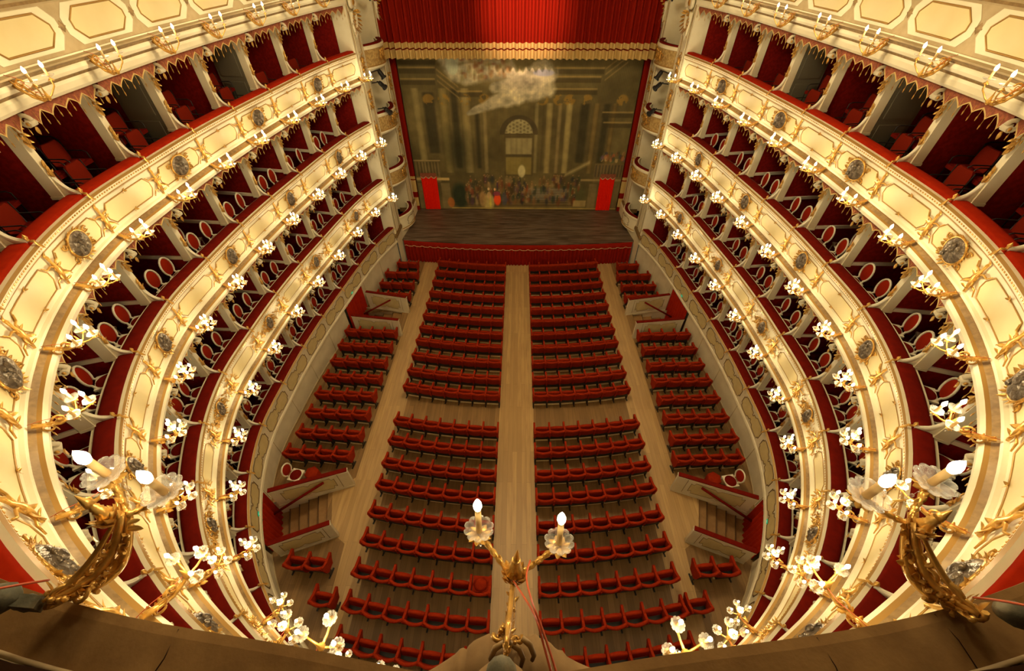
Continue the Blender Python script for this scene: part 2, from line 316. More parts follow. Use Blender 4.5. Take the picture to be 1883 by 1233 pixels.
# ------------------------------------------------------------------ painted curtain (a flat painting on cloth)
def painted_curtain():
    W, H = 380, 280; x0, x1, z0, z1 = -6.40, 6.66, 0.76, 9.75
    xs = np.linspace(0, 1, W)[None, :].repeat(H, 0); ys = np.linspace(0, 1, H)[:, None].repeat(W, 1)   # ys 0 bottom
    rs = np.random.RandomState(4)
    def vnoise(n, m):
        g = rs.rand(m + 2, n + 2); a = xs * n; b = ys * m; i = a.astype(int); j = b.astype(int); fa = a - i; fb = b - j
        fa = fa * fa * (3 - 2 * fa); fb = fb * fb * (3 - 2 * fb)
        return (g[j, i] * (1 - fa) + g[j, i + 1] * fa) * (1 - fb) + (g[j + 1, i] * (1 - fa) + g[j + 1, i + 1] * fa) * fb
    def fbm(n, m): return (vnoise(n, m) + 0.5 * vnoise(2 * n, 2 * m) + 0.25 * vnoise(4 * n, 4 * m) + 0.12 * vnoise(9 * n, 9 * m)) / 1.87
    img = np.zeros((H, W, 3)); img[:] = (78, 68, 42)
    n1 = fbm(5, 5); img *= (0.72 + 0.55 * n1)[..., None]
    def mixc(mask, c, k=1.0):
        nonlocal img
        mk = np.clip(mask, 0, 1)[..., None] * k; img = img * (1 - mk) + np.array(c, float) * mk
    def rect(a, b, c, d, s=0.006): 
        return np.clip((xs - a) / s, 0, 1) * np.clip((b - xs) / s, 0, 1) * np.clip((ys - c) / s, 0, 1) * np.clip((d - ys) / s, 0, 1)
    def ell(cx, cy, rx, ry, s=0.25): return np.clip((1 - np.sqrt(((xs - cx) / rx) ** 2 + ((ys - cy) / ry) ** 2)) / s, 0, 1)
    mixc(rect(0.3, 0.68, 0.80, 1.0, 0.05), (112, 100, 68), 0.7)
    # side walls, shafts and entablatures of a painted hall
    for a, b, c in [(0.035, 0.075, (104, 92, 58)), (0.15, 0.195, (96, 84, 50)), (0.245, 0.29, (112, 98, 62)), (0.335, 0.362, (98, 86, 56)), (0.565, 0.59, (96, 86, 56)), (0.615, 0.65, (112, 98, 62)),
                    (0.665, 0.69, (98, 84, 54)), (0.70, 0.735, (118, 104, 66)), (0.82, 0.85, (86, 70, 40)), (0.9, 0.925, (82, 66, 36))]:
        t = np.clip((xs - a) / (b - a), 0, 1); m_ = rect(a, b, 0.27, 0.80 if a < 0.3 else 0.72)
        img = img * (1 - m_[..., None] * 0.75) + (np.array(c, float) * (0.72 + 0.45 * np.sin(t * PI))[..., None]) * m_[..., None] * 0.75
    for a, b, c, d in [(0.20, 0.24, 0.3, 0.8), (0.08, 0.14, 0.4, 0.78), (0.30, 0.33, 0.3, 0.7), (0.76, 0.81, 0.34, 0.72), (0.86, 0.9, 0.34, 0.72), (0.6, 0.613, 0.28, 0.72)]:
        mixc(rect(a, b, c, d, 0.012), (40, 36, 24), 0.75)
    for a, b, c in [(0.0, 0.155, 0.90), (0.0, 0.15, 0.84), (0.0, 0.16, 0.945), (0.235, 0.345, 0.775), (0.625, 0.85, 0.90), (0.63, 0.84, 0.855), (0.64, 0.83, 0.79), (0.86, 1, 0.66), (0.87, 1, 0.60)]:
        mixc(rect(a, b, c, c + 0.012, 0.004), (130, 108, 62), 0.75); mixc(rect(a, b, c - 0.028, c, 0.004), (50, 42, 26), 0.6)
    for x_, d_ in [(0.155, 0.09), (0.85, 0.09)]:
        for k in range(3):
            s_ = 1 if x_ < 0.5 else 1
            mk = np.clip(1 - np.abs((ys - (0.90 - 0.03 * k)) - (xs - x_) * (-1.1 if x_ < 0.5 else 1.1)) / 0.008, 0, 1) * rect(x_, x_ + d_, 0.7, 1, 0.004)
            mixc(mk, (124, 102, 60), 0.7)
    for cx in (0.11, 0.175, 0.268, 0.35, 0.6, 0.67, 0.715, 0.79, 0.94):
        mixc(ell(cx, 0.735, 0.028, 0.035) * (fbm(60, 40) > 0.45), (122, 92, 38), 0.7)
    # far arch with lattice lunette and frieze
    mixc(ell(0.50, 0.535, 0.088, 0.115, 0.05) * (ys > 0.53), (58, 50, 34), 0.9); mixc(rect(0.43, 0.572, 0.25, 0.54), (70, 60, 38), 0.8)
    arch = ell(0.50, 0.53, 0.064, 0.095, 0.05) * (ys > 0.535); mixc(arch, (138, 128, 92), 0.85)
    hx = (xs * 62) % 1 - 0.5; hy = (ys * 44 + (np.floor(xs * 62) % 2) * 0.5) % 1 - 0.5
    mixc(arch * (hx * hx + hy * hy < 0.1), (88, 78, 54), 0.8)
    mixc(rect(0.437, 0.563, 0.40, 0.51), (132, 120, 84), 0.8); mixc(rect(0.437, 0.563, 0.40, 0.51) * (np.sin(xs * 260) > 0.2) * fbm(50, 20), (98, 88, 62), 0.7)
    mixc(rect(0.437, 0.563, 0.26, 0.385), (112, 98, 52), 0.8); mixc(rect(0.437, 0.563, 0.385, 0.40), (60, 52, 34), 0.8)
    mixc(ell(0.515, 0.285, 0.02, 0.05), (170, 160, 120), 0.8)
    # drifting clouds with pale figures, a generic sky group
    cl = np.zeros((H, W)) - 1
    def stroke(xa, ya, xb, yb, ra, rb):
        t = np.clip(((xs - xa) * (xb - xa) + (ys - ya) * (yb - ya) * 0.6) / ((xb - xa) ** 2 + 0.6 * (yb - ya) ** 2), 0, 1)
        return 1 - np.sqrt((xs - xa - t * (xb - xa)) ** 2 + 0.6 * (ys - ya - t * (yb - ya)) ** 2) / (ra + (rb - ra) * t)
    for q in [(.20, .97, .235, .86, .05, .035), (.25, .98, .45, .99, .06, .05), (.28, .88, .42, .90, .055, .05), (.45, .93, .47, .87, .03, .035), (.50, .86, .60, .905, .03, .04), (.61, .87, .47, .80, .055, .05), (.60, .80, .44, .745, .055, .05), (.44, .745, .28, .655, .045, .014), (.40, .80, .5, .84, .03, .03)]:
        cl = np.maximum(cl, stroke(*q))
    cl = np.clip((cl + 0.5 * (fbm(26, 22) - 0.5)) * 2.6, 0, 1)
    sh = 0.65 * fbm(22, 18) + 0.35 * fbm(60, 50)
    img = img * (1 - cl[..., None]) + (np.array((142, 132, 108)) * (0.45 + 1.05 * sh)[..., None]) * cl[..., None]
    mixc(ell(0.225, 0.92, 0.03, 0.06) * cl, (150, 156, 140), 0.8); mixc(ell(0.6, 0.88, 0.05, 0.02) * cl, (120, 122, 150), 0.6)
    for i in range(90):
        cx, cy = 0.26 + 0.20 * rs.rand(), 0.85 + 0.14 * rs.rand(); c = [(160, 112, 62), (128, 84, 44), (176, 146, 96), (120, 110, 60), (140, 66, 46)][rs.randint(5)]
        mixc(ell(cx, cy, 0.006 + 0.012 * rs.rand(), 0.008 + 0.016 * rs.rand(), 0.7), [v * 0.8 for v in c], 0.45)
    # balustrades, stair, crowd
    mixc(rect(0.0, 0.125, 0.20, 0.36), (98, 84, 54), 0.7); mixc(rect(0.0, 0.125, 0.245, 0.35) * (np.sin(xs * 420) > 0.1), (58, 50, 34), 0.7)
    mixc(rect(0.0, 0.13, 0.352, 0.362, 0.003), (132, 112, 74), 0.9)
    mixc(rect(0.86, 1.0, 0.20, 0.345), (92, 76, 50), 0.7); mixc(rect(0.86, 1.0, 0.245, 0.335) * (np.sin(xs * 420) > 0.1), (56, 50, 40), 0.7)
    mixc(rect(0.0, 0.165, 0.215, 0.238, 0.004), (160, 136, 86), 0.9); mixc(rect(0.80, 1, 0.215, 0.235, 0.004), (128, 108, 68), 0.8)
    mixc(rect(0.0, 0.03, 0, 0.2), (98, 84, 56), 0.8); mixc(rect(0.115, 0.165, 0, 0.2), (104, 90, 60), 0.7); mixc(rect(0.845, 0.89, 0, 0.2), (104, 88, 58), 0.7); mixc(rect(0.97, 1.0, 0, 0.2), (92, 76, 50), 0.7)
    st = rect(0.54, 0.76, 0.04, 0.17, 0.01); mixc(st, (112, 102, 82), 0.75); mixc(st * (np.sin(ys * 520) > 0.35), (74, 64, 52), 0.7)
    st = rect(0.16, 0.85, 0.015, 0.075, 0.008); mixc(st, (92, 74, 46), 0.6); mixc(st * (np.sin(ys * 480) > 0.2), (58, 46, 30), 0.7)
    mk = np.clip(1 - np.abs(ys - (0.265 + (xs - 0.73) * 0.8)) / 0.022, 0, 1) * rect(0.72, 0.84, 0.2, 0.4); mixc(mk, (140, 124, 82), 0.8)
    mixc(ell(0.21, 0.10, 0.05, 0.12, 0.4), (28, 36, 26), 0.85); mixc(ell(0.79, 0.12, 0.06, 0.1, 0.5), (62, 66, 40), 0.5); mixc(ell(0.10 + 0.12, 0.42, 0.09, 0.22, 0.8), (34, 34, 22), 0.6)
    cols = [(150, 112, 66), (96, 72, 44), (168, 140, 92), (84, 60, 78), (120, 60, 36), (54, 58, 44), (146, 96, 58), (70, 50, 34), (40, 44, 58), (164, 70, 40), (58, 72, 50)]
    for i in range(300):
        cx = 0.24 + 0.56 * rs.rand() ** 1.15; cy = 0.06 + 0.17 * rs.rand() ** 1.5
        if cx > 0.56 and cy < 0.15 and rs.rand() < 0.7: continue
        c = [v * 0.72 for v in cols[rs.randint(len(cols))]]; mixc(ell(cx, cy, 0.006 + 0.009 * rs.rand(), 0.018 + 0.03 * rs.rand(), 0.6), c, 0.6)
        mixc(ell(cx, cy + 0.03, 0.0035, 0.006), (140, 106, 68), 0.5)
    for i in range(40):
        cx = 0.885 + 0.11 * rs.rand(); cy = 0.36 + 0.05 * rs.rand(); mixc(ell(cx, cy, 0.008, 0.018), cols[rs.randint(len(cols))], 0.6)
    # three larger standing figures: gowns and a red cloak
    mixc(ell(0.352, 0.055, 0.032, 0.075, 0.25), (150, 134, 82), 0.9); mixc(ell(0.322, 0.075, 0.022, 0.07, 0.3), (136, 108, 66), 0.8); mixc(ell(0.354, 0.105, 0.012, 0.035), (158, 128, 88), 0.9)
    mixc(ell(0.352, 0.155, 0.006, 0.012), (186, 160, 116), 0.9); mixc(ell(0.36, 0.05, 0.006, 0.06), (168, 158, 62), 0.6)
    mixc(ell(0.395, 0.075, 0.021, 0.055, 0.3), (206, 66, 26), 0.9); mixc(ell(0.393, 0.12, 0.02, 0.02), (124, 50, 70), 0.8); mixc(ell(0.383, 0.152, 0.006, 0.012), (186, 140, 98), 0.9)
    mixc(ell(0.43, 0.08, 0.016, 0.06), (58, 60, 66), 0.7); mixc(ell(0.16, 0.05, 0.02, 0.045), (156, 84, 36), 0.7); mixc(rect(0.775, 0.845, 0.02, 0.075), (132, 112, 70), 0.8)
    mixc(rect(0.16, 1.0, 0.0, 0.014, 0.003), (134, 112, 60), 0.8)
    img *= (0.86 + 0.26 * fbm(34, 26))[..., None]; img *= (0.93 + 0.07 * np.sin(xs * 900 + 6 * vnoise(8, 3)))[..., None]
    img = np.clip(img * 1.0, 0, 255) / 255.0
    lin = np.where(img <= 0.04045, img / 12.92, ((img + 0.055) / 1.055) ** 2.4) * np.array((2.45, 2.6, 2.5))
    me = bpy.data.meshes.new('painted_curtain'); X = x0 + (x1 - x0) * xs; Z = z0 + (z1 - z0) * ys
    v = np.stack([X, np.full_like(X, 25.65) + 0.0, Z], -1).reshape(-1, 3)
    idx = np.arange(W * H).reshape(H, W); f = np.stack([idx[:-1, :-1], idx[:-1, 1:], idx[1:, 1:], idx[1:, :-1]], -1).reshape(-1, 4)
    me.from_pydata(v.tolist(), [], f.tolist()); ca = me.color_attributes.new('paint', 'FLOAT_COLOR', 'POINT')
    ca.data.foreach_set('color', np.concatenate([lin.reshape(-1, 3), np.ones((W * H, 1))], 1).astype(np.float32).ravel())
    m = bpy.data.materials.new('painted_cloth'); m.use_nodes = True; nt = m.node_tree; a = nt.nodes.new('ShaderNodeVertexColor'); a.layer_name = 'paint'
    b = nt.nodes['Principled BSDF']; b.inputs['Roughness'].default_value = 0.8; b.inputs['Specular IOR Level'].default_value = 0.2
    nt.links.new(a.outputs[0], b.inputs['Base Color']); me.materials.append(m)
    return tag(link('painted_curtain', me), 'large painted stage curtain with dim columned hall, clouds and crowd', 'painted curtain')
painted_curtain()
def drape(name, x0, x1, y, zt, zb, n, amp, mats, bands=None, scallop=0.0, dens=1.0, seed=1):
    rnd = random.Random(seed); P = []; zl = [zt] + [b[0] for b in (bands or [])] + [b[1] for b in (bands or [])] + [zb]; zl = sorted(set(zl), reverse=True)
    ph = 0.0; ys = []
    for i in range(n + 1):
        ph += dens * (0.6 + 0.8 * rnd.random()); ys.append(amp * (math.sin(ph) + 0.35 * math.sin(ph * 0.37 + 1)))
    for i in range(n + 1):
        x = x0 + (x1 - x0) * i / n; P.append([Vector((x, y + ys[i] * (0.6 if z == zt else 1.0), z)) for z in zl])
    mb_ = MB(); ms = []
    for j in range(len(zl) - 1):
        mid = (zl[j] + zl[j + 1]) / 2; mi = 0
        for b in (bands or []):
            if b[1] <= mid <= b[0]: mi = b[2]
        ms.append(mi)
    mb_.grid(P, 0, True, False, ms)
    return mb_.obj(name, mats)
v_ = drape('red_house_curtain', -7.15, 7.35, 24.6, 16.5, 9.5, 520, 0.15, ['curtred', 'curtgold', 'velvet'], [(10.18, 10.02, 1), (9.945, 9.885, 2), (10.02, 9.945, 1), (9.885, 9.5, 1)], dens=0.55, seed=5)
tag(v_, 'raised red house curtain with a pale gold border above the painted curtain', 'curtain')
for sx in (-1, 1):
    x0, x1 = (-6.95, -6.40) if sx < 0 else (6.66, 7.25)
    o = drape('side_curtain', x0, x1, 25.45, 10.2, 0.76, 14, 0.012, ['curtred', 'curtgold'], [(3.05, 2.87, 1), (2.80, 2.02, 1), (1.65, 1.06, 1)], seed=9)
    tag(o, 'narrow red side curtain with gold bands, %s edge of the painted curtain' % ('left' if sx < 0 else 'right'), 'curtain')
    a, b = (-6.05, -5.05) if sx < 0 else (5.28, 6.22)
    o = empty('small_red_curtain', Matrix.Translation(((a + b) / 2, 25.58, 0.78)), 'bright red doorway curtain at the foot of the painted curtain, %s one' % ('left' if sx < 0 else 'right'), 'curtain')
    d_ = drape('cloth', a - (a + b) / 2, b - (a + b) / 2, -0.05, 2.25, 0.0, 60, 0.035, ['bright'], dens=1.3, seed=3); d_.parent = o
    mb = MB(); P = []
    for i in range(49):
        t = i / 48; x = (a - b) / 2 + (b - a) * t; P.append([Vector((x, -0.11, 2.48)), Vector((x, -0.12, 2.28 - 0.10 * abs(math.sin(t * 3 * PI)))), Vector((x, -0.12, 2.25 - 0.13 * abs(math.sin(t * 3 * PI))))])
    mb.grid(P, 0, False, False, [0, 1]); mb.obj('pelmet', ['valance', 'edge'], o)

FD = 0.70
# ------------------------------------------------------------------ tiers: slabs, walls, partitions
for t in (1, 2, 3, 4):
    T = T_[t]; mb = MB(); sweep(mb, [(0.1, T - FD), (2.5, T - FD)] if t < 4 else [(0.1, T - FD), (1.06, T - FD), (1.06, T - FD + 0.30), (1.6, T - FD + 0.30), (1.6, T - FD + 0.58), (2.5, T - FD + 0.58)], -UE, UE, 112)
    struct(mb.obj('floor_tier', ['carpet']), 'dark carpeted box floor of the %s tier' % TIER[t])
    mb = MB(); sweep(mb, [(2.35, T - FD), (2.35, T + 1.6)], -UE, UE, 112)
    struct(mb.obj('wall_tier_back', ['damask']), 'dark red back wall of the %s tier boxes' % TIER[t])
mb = MB(); sweep(mb, [(0.1, T_[5] - 0.9), (4.2, T_[5] - 0.9)], -UE, UE, 112); struct(mb.obj('floor_gallery', ['carpet']))
mb = MB(); sweep(mb, [(4.0, T_[5] - 0.9), (4.0, 18.0)], -UE, UE, 112); struct(mb.obj('wall_gallery', ['damask']))
mb = MB(); mb.add([(-14, -6, 18), (14, -6, 18), (14, 30, 18), (-14, 30, 18)], [(3, 2, 1, 0)]); struct(mb.obj('ceiling', ['cream_wall']))
def part_mesh():
    mb = MB(); mb.box(-0.035, 0.035, -2.34, -0.6, -0.69, 1.58); return mb.mesh('wall_partition', ['damask'])
pm = part_mesh()
mb = MB(); mb.box(-0.075, 0.075, -2.33, -0.62, 0.04, 0.14); dado = mb.mesh('dado_rail', ['white'])
for t in (1, 2, 3, 4):
    for k in range(-13, 14):
        o = struct(link('wall_partition', pm, None, basis(k, 0, T_[t])))
        if t < 4: link('dado_rail', dado, o)['label'] = 'cream dado rail'

# ------------------------------------------------------------------ balcony fronts
def surf_tube(mb, pts, u0, u1, d, z0, z1, rad, seg=4, mi=0, close=True):
    """pts in (s, h): s along the bay -1..1, h up 0..1"""
    P = []
    q = list(pts) + ([pts[0]] if close else [])
    for a, b in zip(q[:-1], q[1:]):
        n = max(1, int(abs(b[0] - a[0]) / 0.25))
        for i in range(n): P.append((a[0] + (b[0] - a[0]) * i / n, a[1] + (b[1] - a[1]) * i / n))
    P.append(q[-1]); uc = (u0 + u1) / 2; hu = (u1 - u0) / 2
    mb.tube([at(uc + s * hu, d, z0 + (z1 - z0) * h) for s, h in P], rad, seg, mi)
def surf_fill(mb, lo, hi, u0, u1, d, z0, z1, mi=0, n=10):
    """a filled panel between two outlines lo(s), hi(s) over s in [-1, 1]"""
    uc = (u0 + u1) / 2; hu = (u1 - u0) / 2; P = []
    for i in range(n + 1):
        s = lo[0] + (hi[0] - lo[0]) * i / n; P.append([at(uc + s * hu, d, z0 + (z1 - z0) * lo[1](s)), at(uc + s * hu, d, z0 + (z1 - z0) * hi[1](s))])
    mb.grid(P, mi, False)
def octo(a, b, c, ch=0.3): return [(-a + c, b), (a - c, b), (a, b + ch), (a, 1 - b - ch), (a - c, 1 - b), (-a + c, 1 - b), (-a, 1 - b - ch), (-a, b + ch)]
def interp(poly, s, top):
    ys_ = []
    for (a, b) in zip(poly, poly[1:] + poly[:1]):
        if min(a[0], b[0]) - 1e-9 <= s <= max(a[0], b[0]) + 1e-9 and abs(a[0] - b[0]) > 1e-9:
            ys_.append(a[1] + (b[1] - a[1]) * (s - a[0]) / (b[0] - a[0]))
        elif abs(a[0] - b[0]) <= 1e-9 and abs(a[0] - s) < 1e-6: ys_ += [a[1], b[1]]
    return (max if top else min)(ys_) if ys_ else 0.5
def poly_panel(poly, u0, u1, d, z0, z1, tr, fill, line, name, parent):
    mb = MB(); uc = (u0 + u1) / 2; hu = (u1 - u0) / 2
    mnx, mxx = min(p[0] for p in poly), max(p[0] for p in poly)
    xs_ = sorted(set([max(mnx + 1e-4, min(mxx - 1e-4, p[0] + e)) for p in poly for e in (-2e-4, 2e-4)] + [mnx + (mxx - mnx) * i / 8 for i in range(1, 8)]))
    P = [[at(uc + s * hu, d - 0.004, z0 + (z1 - z0) * interp(poly, s, False)), at(uc + s * hu, d - 0.004, z0 + (z1 - z0) * interp(poly, s, True))] for s in xs_]
    mb.grid(P, 0, False); surf_tube(mb, poly, u0, u1, d - 0.006, z0, z1, tr, 4, 1)
    return mb.obj(name, [fill, line], parent)
rnd = random.Random(7)
def caryatid(seed, florid):
    """gilded leafy figure-like spray between two bays; local x along, y out of the face, z up, about 0.6 m tall"""
    r = random.Random(seed); mb = MB(); Y = Vector((0, 1, 0))
    mb.tube([(0, 0.03, 0.34), (0.0, 0.05, 0.26), (0, 0.05, 0.16), (0, 0.06, 0.05), (0, 0.05, -0.08), (0, 0.04, -0.2), (0, 0.03, -0.3)], [0.005, 0.03, 0.022, 0.05, 0.04, 0.026, 0.02], 7)
    mb.leaf((0, 0.03, 0.26), (0, 0.1, 1), Y, 0.13, 0.09)
    for sx in (-1, 1):
        mb.tube([(sx * 0.02, 0.05, 0.08), (sx * 0.10, 0.05, 0.13), (sx * 0.2, 0.035, 0.12), (sx * 0.27, 0.03, 0.2)], [0.022, 0.018, 0.015, 0.01], 5)
        mb.tube([(sx * 0.02, 0.05, -0.05), (sx * 0.09, 0.05, -0.13), (sx * 0.18, 0.035, -0.14), (sx * 0.26, 0.03, -0.24)], [0.022, 0.018, 0.015, 0.01], 5)
        mb.leaf((sx * 0.03, 0.05, 0.02), (sx, 0.2, 0.7), Y, 0.13, 0.07); mb.leaf((sx * 0.03, 0.05, -0.06), (sx, 0.2, -0.9), Y, 0.14, 0.07)
        mb.leaf((sx * 0.02, 0.05, -0.22), (sx, 0.3, 0.3), Y, 0.10, 0.06)
    if florid:
        for i in range(26):
            a = r.random() * 2 * PI; rr = 0.06 + 0.22 * r.random(); x = rr * math.cos(a) * 1.2; z = rr * math.sin(a) * 1.25 + 0.02
            mb.leaf((x, 0.03, z), (math.cos(a + 0.7), 0.2, math.sin(a + 0.7)), Y, 0.08 + 0.06 * r.random(), 0.06, 0.45)
            if i % 3 == 0: mb.scroll((x, 0.045, z), (1, 0, 0), (0, 0, 1), 0.05, 0.012, a, 1.1, 0.014, 4, 9)
    return mb.mesh('gilded_spray', ['gold'])
CARY = {4: caryatid(1, False), 3: caryatid(2, False), 2: caryatid(3, True)}
def medallion(seed, rx, rz, florid):
    r = random.Random(seed); mb = MB(); Y = Vector((0, 1, 0)); n = 26
    for i in range(n):
        a = 2 * PI * i / n + r.random() * 0.1; x, z = rx * math.cos(a), rz * math.sin(a)
        mb.leaf((x, 0.02, z), (math.cos(a) + 0.5 * r.uniform(-1, 1), 0.25, math.sin(a) + 0.5 * r.uniform(-1, 1)), Y, r.uniform(0.07, 0.13), 0.06, 0.35)
    mb.tube([(rx * 1.0 * math.cos(2 * PI * i / 28), 0.035, rz * 1.0 * math.sin(2 * PI * i / 28)) for i in range(29)], 0.022, 5, 0, False)
    for a0 in (0.4, 2.7, -0.6, -2.5):
        mb.scroll((rx * 1.35 * math.cos(a0), 0.03, rz * 1.2 * math.sin(a0)), (1, 0, 0), (0, 0, 1), 0.07, 0.015, a0, 1.3, 0.018, 5, 12)
    if florid:
        for i in range(34):
            sd = 1 if i % 2 else -1; x = sd * (rx + 0.03 + 0.34 * r.random()); z = r.uniform(-0.24, 0.24) * (1.1 - abs(x))
            a = r.random() * 6.28; mb.leaf((x, 0.02, z), (math.cos(a), 0.25, math.sin(a)), Y, r.uniform(0.07, 0.12), 0.05, 0.45)
            if i % 4 == 0: mb.scroll((x, 0.03, z), (1, 0, 0), (0, 0, 1), 0.06, 0.012, a, 1.2, 0.014, 4, 10)
    g = mb.mesh('gilded_wreath', ['gold'])
    mb = MB(); P = []
    for i in range(9):
        rr = i / 8; row = []
        for k in range(25):
            a = 2 * PI * k / 24; row.append(Vector((rx * rr * math.cos(a), 0.035 + 0.07 * math.sqrt(max(0, 1 - rr * rr)) + 0.012 * math.sin(7 * a + seed) * rr * (1 - rr) * 4, rz * rr * math.sin(a))))
        P.append(row)
    mb.grid(P, 0, True)
    for i in range(7): mb.ball((rx * r.uniform(-0.5, 0.5), 0.09, rz * r.uniform(-0.6, 0.6)), (r.uniform(0.03, 0.07), 0.03, r.uniform(0.03, 0.09)), 7, 4)
    mb.ball((0, 0.11, rz * 0.25), (0.08, 0.05, 0.1), 9, 6)
    return g, mb.mesh('portrait_medallion', ['medal'])
MED = {4: medallion(1, 0.29, 0.25, False), 3: medallion(2, 0.22, 0.27, False), 2: medallion(3, 0.18, 0.25, True)}
def wavy(a, b, n=6, amp=0.05):
    P = []
    for sgn, hh in ((1, 1 - b), (-1, b)):
        for i in range(n + 1):
            s = (-a + 0.16 + (2 * a - 0.32) * i / n) * sgn; P.append((s, hh + (amp if hh > 0.5 else -amp) * math.cos(i / n * 2 * PI * 1.0) * -1))
        P.append((a * sgn, 0.62 if sgn > 0 else 0.38)); P.append((a * sgn, 0.38 if sgn > 0 else 0.62))
    return P
for t in (2, 3, 4):
    T = T_[t]; root = MB()
    prof = [(0.45, T - 0.0), (0.06, T), (0.0, T - 0.01), (-0.02, T - 0.06), (0.0, T - 0.14), (0.0, T - 0.16), (0.03, T - 0.20), (0.05, T - 0.22), (0.07, T - 0.23), (0.07, T - 0.84), (0.02, T - 0.86), (0.01, T - 0.90), (0.03, T - 0.93), (-0.03, T - 0.99), (-0.08, T - 1.01), (-0.11, T - 1.07), (-0.09, T - 1.15), (0.0, T - 1.19), (0.12, T - 1.19), (2.4, T - 1.16), (2.4, T - 0.95)]
    #        segments:   0     1    2    3    4 gold line 5   6    7 dark line  8 face      9 gold band...
    ms = [0, 0, 1, 0, 0, 1, 0, 2, 0, 0, 0, 1, 3, 1, 0, 0, 0, 0, 3, 0]
    sweep(root, prof, -UE, UE, 168, ms)
    b = root.obj('balcony_front', ['cream', 'goldline', 'line', 'goldband'])
    tag(b, {2: 'cream and gilded balcony front of the second tier with dense gold foliage', 3: 'cream and gilded balcony front of the third tier, narrow bronze medallions', 4: 'broad cream balcony front under the top boxes with large round medallions'}[t], 'balcony')
    mb = MB(); sweep(mb, [(0.06, T - 0.02), (0.06, T + 0.045), (0.09, T + 0.07), (0.30, T + 0.07), (0.37, T + 0.05), (0.42, T - 0.03), (0.43, T - 0.16)], -UE, UE, 168, None, 0, True)
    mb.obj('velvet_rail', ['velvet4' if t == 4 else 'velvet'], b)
    mb = MB()
    for i in range(-330, 331):
        u = i / 330 * (UE - 0.05); m = basis(u, -0.012, T - 0.10); mb.box(-0.018, 0.018, -0.01, 0.008, -0.014, 0.014, 0, m)
    mb.obj('beading', ['gold'], b)['kind'] = 'stuff'
    zp0, zp1 = T - 0.82, T - 0.24
    for k in range(-14, 14):
        kk = k if k >= 0 else -k - 1
        if kk < 1: continue
        if kk % 2: 
            poly = octo(0.80, 0.13, 0.14, 0.25) if t > 2 else octo(0.66, 0.14, 0.13, 0.2)
            poly_panel(poly, k, k + 1, 0.07, zp0, zp1, 0.014 if t == 4 else 0.011, 'panel', 'goldline', 'panel', b)
            if t > 2:
                for zc in (zp1 - 0.07, zp0 + 0.07):
                    mb = MB()
                    for a in (-0.4, 0.4, 1.57 + 0.4, -1.57 - 0.4): mb.leaf((0, 0, 0), (math.sin(a), 0.2, math.cos(a)), (0, 1, 0), 0.07, 0.04, 0.3)
                    mb.obj('gilded_rosette', ['gold'], b, basis(k + 0.5, 0.06, zc))
        else:
            if t > 2:
                for s0, s1 in ((-0.82, -0.1), (0.1, 0.82)):
                    e = 0.14; poly = [(s0 + e if s0 < 0 else s0, 0.12), (s1 if s0 < 0 else s1 - e, 0.12), (s1, 0.35), (s1, 0.65), (s1 if s0 < 0 else s1 - e, 0.88), (s0 + e if s0 < 0 else s0, 0.88), (s0, 0.65), (s0, 0.35)]
                    poly_panel(poly, k, k + 1, 0.07, zp0, zp1, 0.013, 'panel', 'goldline', 'panel', b)
            g, md = MED[t]; m = basis(k + 0.5, 0.065, T - 0.53)
            w_ = link('gilded_wreath', g, b, m); link('portrait_medallion', md, w_)['label'] = 'dark silvery oval relief'
    for k in range(-13, 14):
        if k: link('gilded_spray', CARY[t], b, basis(k, 0.065, T - 0.53))
# lowest parapet and the wall of the stalls
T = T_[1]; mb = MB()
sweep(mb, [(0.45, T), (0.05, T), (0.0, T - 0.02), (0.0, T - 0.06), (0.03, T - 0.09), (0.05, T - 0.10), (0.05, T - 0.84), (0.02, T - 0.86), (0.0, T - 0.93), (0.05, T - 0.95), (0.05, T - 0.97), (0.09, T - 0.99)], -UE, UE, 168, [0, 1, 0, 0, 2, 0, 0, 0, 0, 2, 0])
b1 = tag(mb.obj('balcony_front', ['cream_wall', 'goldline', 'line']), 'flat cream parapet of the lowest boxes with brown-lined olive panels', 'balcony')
mb = MB(); sweep(mb, [(0.06, T - 0.02), (0.06, T + 0.045), (0.09, T + 0.07), (0.30, T + 0.07), (0.37, T + 0.05), (0.42, T - 0.03), (0.43, T - 0.16)], -UE, UE, 168, None, 0, True)
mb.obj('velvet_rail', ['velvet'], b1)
QUAT = [(-0.93, .30), (-.86, .30), (-.84, .16), (-.72, .10), (-.3, .10), (-.22, .22), (-.06, .22), (-0.03, .35), (0.03, .35), (.06, .22), (.22, .22), (.3, .10), (.72, .10), (.84, .16), (.86, .30), (.93, .30),
        (.93, .74), (.86, .74), (.84, .86), (.72, .92), (.3, .92), (.22, .80), (.06, .80), (.03, .66), (-.03, .66), (-.06, .80), (-.22, .80), (-.3, .92), (-.72, .92), (-.84, .86), (-.86, .74), (-.93, .74)]
for k in range(-14, 14):
    poly_panel([(a * 0.93, h) for a, h in QUAT], k, k + 1, 0.05, T - 0.83, T - 0.12, 0.016, 'olive', 'line', 'panel', b1)
GAPS = [(-5.95, -4.9), (4.9, 5.95), (-11.85, -10.85), (10.85, 11.85)]
seg = []; u = -UE
for g0, g1 in sorted(GAPS): seg.append((u, g0)); u = g1
seg.append((u, UE))
mb = MB()
for a, b_ in seg:
    n = max(2, int((b_ - a) * 6)); P = []
    for i in range(n + 1):
        uu = a + (b_ - a) * i / n; q = at(uu, 0.1, 0); P.append([Vector((q.x, q.y, T - 0.98)), Vector((q.x, q.y, floor_z(q.y) - 0.01))])
    mb.grid(P, 0, False)
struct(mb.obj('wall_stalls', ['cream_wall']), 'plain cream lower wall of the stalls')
mb = MB()
